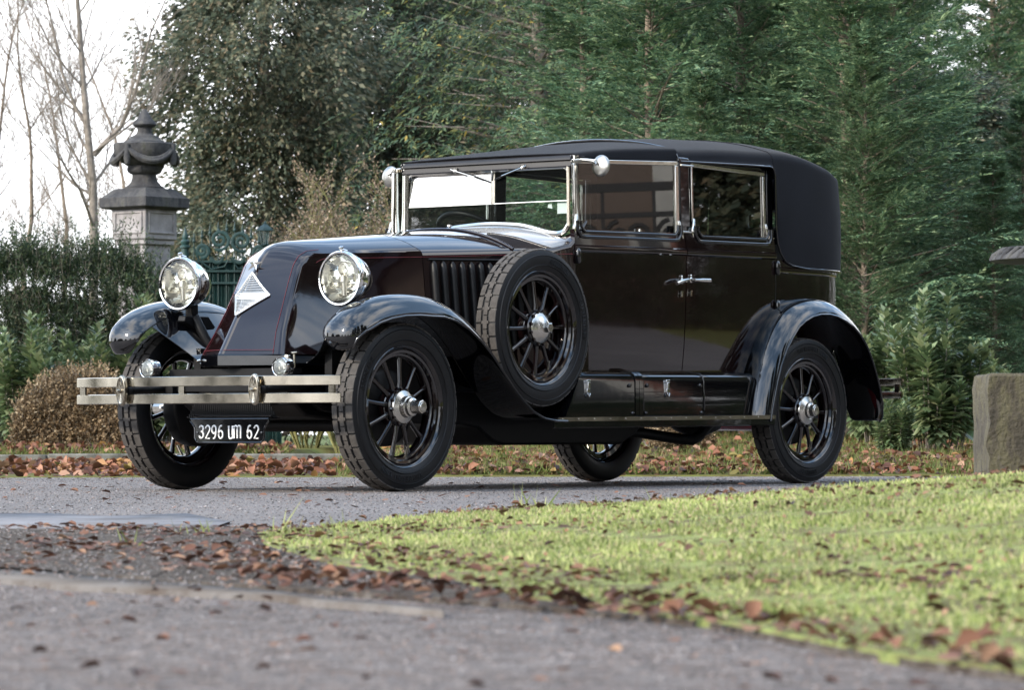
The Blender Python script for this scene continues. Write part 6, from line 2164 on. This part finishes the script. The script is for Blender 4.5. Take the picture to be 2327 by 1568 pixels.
iu = empty('iron_urn', site(cx_+.10, KP+wp/2, zt_)); tag(iu, 'dark cast iron urn with a leaf-patterned rim on the stone block', 'urn')
rr0 = cx_+.10-lat(2250, KP+wp/2)
zr = .318+(983-598)*(KP+wp/2)/9000.0-zt_
b = MB()
b.lathe([(.0, 0), (.12, 0), (.13, .02), (.09, .04), (.045, .07), (.04, .12), (.06, .15), (.12, .19), (.165, .26), (.18, zr-.02), (.19, zr), (rr0-.02, zr), (rr0, zr+.006), (rr0-.012, zr+.022), (rr0-.05, zr+.045), (rr0-.09, zr+.052), (rr0-.11, zr+.04), (.16, zr), (.0, .20)], (0, 0, 0), (0, 0, 1), 56)
b.build('bowl', M['darkstone'], iu, 45)
b = MB()
for k in range(44):
    a = k*2*PI/44
    c0 = np.array([math.cos(a), math.sin(a), 0]); t_ = np.array([-math.sin(a), math.cos(a), 0])
    b.tube([c0*(rr0-.088)+(0, 0, zr+.052), c0*(rr0-.05)+t_*.006+np.array([0, 0, zr+.050]), c0*(rr0-.015)+t_*.010+np.array([0, 0, zr+.026]), c0*(rr0-.004)+t_*.010+np.array([0, 0, zr+.008])], [.006, .0085, .009, .006], 6)
b.build('leaf_rim', M['darkstone'], iu, 60)

# ---- the house across the forecourt: only its mirror image shows in the car
M['render'] = simple('warm_wall_render', (.15, .115, .095), .9, var=.12, vscale=1.5, bump=.2)
M['brick'] = simple('red_brick', (.22, .085, .06), .9, var=.4, vscale=9, bump=.3)
M['roofslate'] = simple('dark_slate', (.05, .05, .06), .7, var=.3)
M['curtain'] = simple('pale_curtain', (.42, .41, .38), .9, var=.15, vscale=3)
M['darkpane'] = simple('dark_window_pane', (.03, .035, .035), .08)
MY = 2*(-.72)-CAM[1]
def msite(l, k, z=0.0):      # ground point reached by the line of sight mirrored in the car's side
    return Vector((CAM[0]+k*DX_+l*DY_, MY-k*DY_+l*DX_, z))
KH = 46.0
he = empty('manor_house', msite(2.05, KH), math.atan2(-DX_, -DY_))
he.scale = (1, -1, 1)
tag(he, 'pale manor house with a brick corner and iron balcony, mirrored in the car side', 'house')
b = MB(); b.box((9.0, -3.0, 4.0), (18, 6, 8)); b.build('wall', M['render'], he, 30)
b = MB()
for k in range(26):
    b.box((.18+(.12 if k % 2 else 0), .0, .15+k*.30), (.42+(.24 if k % 2 else 0), .06, .285))
b.build('brick_quoin', M['brick'], he, 30)
b = MB(); b.prism([(-.5, .6, 8), (18.5, .6, 8), (17, -3, 11), (1, -3, 11)], (0, -.2, -.1)); b.prism([(-.5, -6.6, 8), (18.5, -6.6, 8), (17, -3, 11), (1, -3, 11)], (0, .2, -.1))
b.build('roof', M['roofslate'], he, 30)
for i in range(4):
    xw = 1.15+i*3.9
    for zb in (2.68, 5.3):
        b = MB(); b.box((xw, .02, zb+1.4), (1.9, .08, 2.9)); w_ = b.build('window', M['curtain'], he, 30)
        b = MB(); b.box((xw, .065, zb+1.4), (1.15, .02, 2.7)); b.build('pane', M['darkpane'], w_, 30)
b = MB(); b.box((5.0, .5, 2.55), (9.6, 1.2, .2)); b.build('balcony_slab', M['palestone'], he, 30)
b = MB()
M['wrought'] = simple('black_wrought_iron', (.012, .012, .013), .5)
for z, h_ in ((2.72, .05), (3.30, .06), (3.62, .10)): b.box((5.0, 1.05, z), (9.6, .06, h_))
for k in range(17):
    x = .3+k*.585
    b.box((x, 1.05, 3.16), (.04, .04, .9))
    for sg in (-1, 1):
        pts = []
        for i in range(22):
            u = i/21; a = -PI/2*sg+sg*u*3.2*PI; rr = .17*(1-.75*u)
            pts.append((x+sg*.17+rr*math.cos(a)*1.0, 1.05, 3.02+rr*1.3*math.sin(a)))
        b.tube(pts, .03, 5)
b.build('balcony_railing', M['wrought'], he, 40)
# trees across the forecourt, mirrored in the rear windows, doors, wings and windscreen
GM = 'trees behind the viewpoint seen only as reflections'
for l_, k_, kind, sc, rz, lab in ((4.2, 52, 0, 1.1, .5, 'dark tree right of the house, mirrored in the rear side window'), (6.6, 49, 1, 1.15, 2.0, 'dark tree mirrored behind the rear window'), (9.0, 53, 2, 1.1, 3.3, 'dark tree mirrored in the tail'), (11.6, 50, 0, 1.15, 4.1, 'dark tree mirrored at the very tail of the car')):
    o = copy_tree(ev1); o.location = msite(l_, k_); o.rotation_euler = (0, 0, rz); o.scale = (sc*1.25, sc*1.25, sc*1.1)
    tag(o, lab, 'tree', GM)
for (x, y, kind, sc, rz, lab) in ((-21, 12.5, 'e', .42, .3, 'clipped dark tree mirrored in the near windscreen pane'), (-24, 17.5, 'e', .46, 2.0, 'clipped dark tree mirrored in the windscreen'), (-17.5, 21, 'e', .44, 4.0, 'clipped dark tree mirrored in the far windscreen pane'), (-30, 6.5, 'b', .9, 1.0, 'leafless tree mirrored in the headlights'), (-27, 14.5, 'b', .95, 2.0, 'leafless tree mirrored in the near windscreen glass'), (-33, -3, 'b', 1.0, 3.0, 'leafless tree mirrored in the front wings')):
    o = copy_tree(ev1 if kind == 'e' else bt2); o.location = (x, y, 0); o.rotation_euler = (0, 0, rz)
    o.scale = (sc*1.5, sc*1.5, sc) if kind == 'e' else (sc, sc, sc)
    tag(o, lab, 'tree', GM)

for l_, k_, lab in ((-.6, KH-3.0, 'dark clipped hedge before the house, mirrored in the front door'), (-5.6, KH-3.0, 'dark clipped hedge before the house, mirrored in the hood side'), (4.6, KH-2.0, 'dark hedge beside the house, mirrored in the rear door'), (9.6, KH-2.0, 'dark hedge added to darken the reflection in the tail of the car')):  # unseen hedges added so the lower car side reflects dark
    o = copy_tree(h); o.location = msite(l_, k_); o.rotation_euler = (0, 0, math.atan2(-DX_, -DY_)); o.scale = (1.05, 1.3, 1.08)
    tag(o, lab, 'hedge', 'hedges added to darken the car side reflections')

for (x, y, kind, sx, sz_, rz, lab) in ((-46, -38, 0, 1.7, 1.0, .3, 'broad dark tree added far behind the viewpoint'), (-30, -47, 0, 1.8, 1.15, 1.3, 'broad dark tree added behind the viewpoint, toward the house'), (-12, -50, 0, 1.9, 1.2, 2.3, 'broad dark tree added beside the house'), (-56, -22, 0, 1.9, .8, 4.0, 'low broad tree added behind the viewpoint'), (-60, -2, 0, 1.9, .75, 5.0, 'low broad tree mirrored in the front wings'), (-58, 16, 0, 1.9, .75, .8, 'low broad tree mirrored in the headlights'), (-50, 32, 0, 1.9, .9, 2.8, 'broad tree added to darken the windscreen reflection'), (-36, 44, 0, 2.0, 1.05, 3.6, 'broad tree mirrored in the far windscreen pane'), (-16, 50, 0, 2.0, 1.1, 4.4, 'broad tree added across the drive left of the gate'), (48, -24, 0, 2.0, 1.1, 5.3, 'broad tree added behind the house'), (56, -6, 0, 2.0, 1.0, .1, 'broad tree added beyond the drive end'), (60, 12, 0, 2.0, .95, 1.9, 'broad tree added far along the drive')):  # unseen tree ring added to darken the horizon, ambient light and reflections
    o = copy_tree(ev1); o.location = (x, y, 0); o.rotation_euler = (0, 0, rz); o.scale = (sx, sx, sz_); tag(o, lab, 'tree', GM)
for (x, y, sc, rz, lab) in ((-38, -18, 1.25, .4, 'leafless tree added behind the viewpoint'), (-33, -30, 1.3, 1.7, 'leafless tree added for streaks mirrored in the near front wing'), (-44, 4, 1.15, 2.6, 'leafless tree added for streaks mirrored in the nose'), (-40, 24, 1.25, 3.9, 'leafless tree added for streaks mirrored in the upper glass'), (-20, -38, 1.35, 5.0, 'leafless tree added near the house')):  # unseen bare trees added for streaked reflections in the wings
    o = copy_tree(bt2); o.location = (x, y, 0); o.rotation_euler = (0, 0, rz); o.scale = (sc, sc, sc); tag(o, lab, 'tree', GM)

for (x, y, sx, sz_, rz, lab) in ((-33, 26, 1.25, .50, .3, 'low dark tree added to fill a gap mirrored low in the windscreen'), (-39, 31.5, 1.3, .52, 1.6, 'low dark tree added to fill a gap mirrored at the middle of the windscreen'), (-29, 32, 1.25, .50, 2.9, 'low dark tree added to fill a gap mirrored at the far side of the windscreen'), (-40, 21, 1.3, .52, 4.2, 'low dark tree added to fill a gap mirrored at the near side of the windscreen')):  # low unseen trees added to fill a sky gap mirrored in the windscreen
    o = copy_tree(ev1); o.location = (x, y, 0); o.rotation_euler = (0, 0, rz); o.scale = (sx, sx, sz_); tag(o, lab, 'tree', GM)

for (x, y, sx, sz_, rz, lab) in ((4, -28, 2.1, 2.1, .3, 'tall dark tree mirrored in the rear wing'), (-5, -26.5, 2.1, 2.1, 1.6, 'tall dark tree mirrored in the near front wing'), (-14, -28, 2.1, 2.1, 2.9, 'tall dark tree added behind the viewpoint, toward the near side'), (13, -36, 2.3, 2.2, 4.2, 'tall dark tree added past the house end'), (-24, -29, 2.1, 2.0, 5.2, 'tall dark tree added far behind the viewpoint'), (30, -30, 2.3, 1.6, .9, 'tall dark tree added behind the house')):  # unseen trees added tall and close to shut out near-side sky
    o = copy_tree(ev1); o.location = (x, y, 0); o.rotation_euler = (0, 0, rz); o.scale = (sx, sx, sz_); tag(o, lab, 'tree', GM)

o = copy_tree(ev1); o.location = (50, 2.0, 0); o.rotation_euler = (0, 0, 2.2); o.scale = (1.9, 1.9, 1.0); tag(o, 'broad tree added beyond the drive end to hide sky mirrored in the rear corner', 'tree', GM)  # unseen tree added to block sky in the rear corner reflection
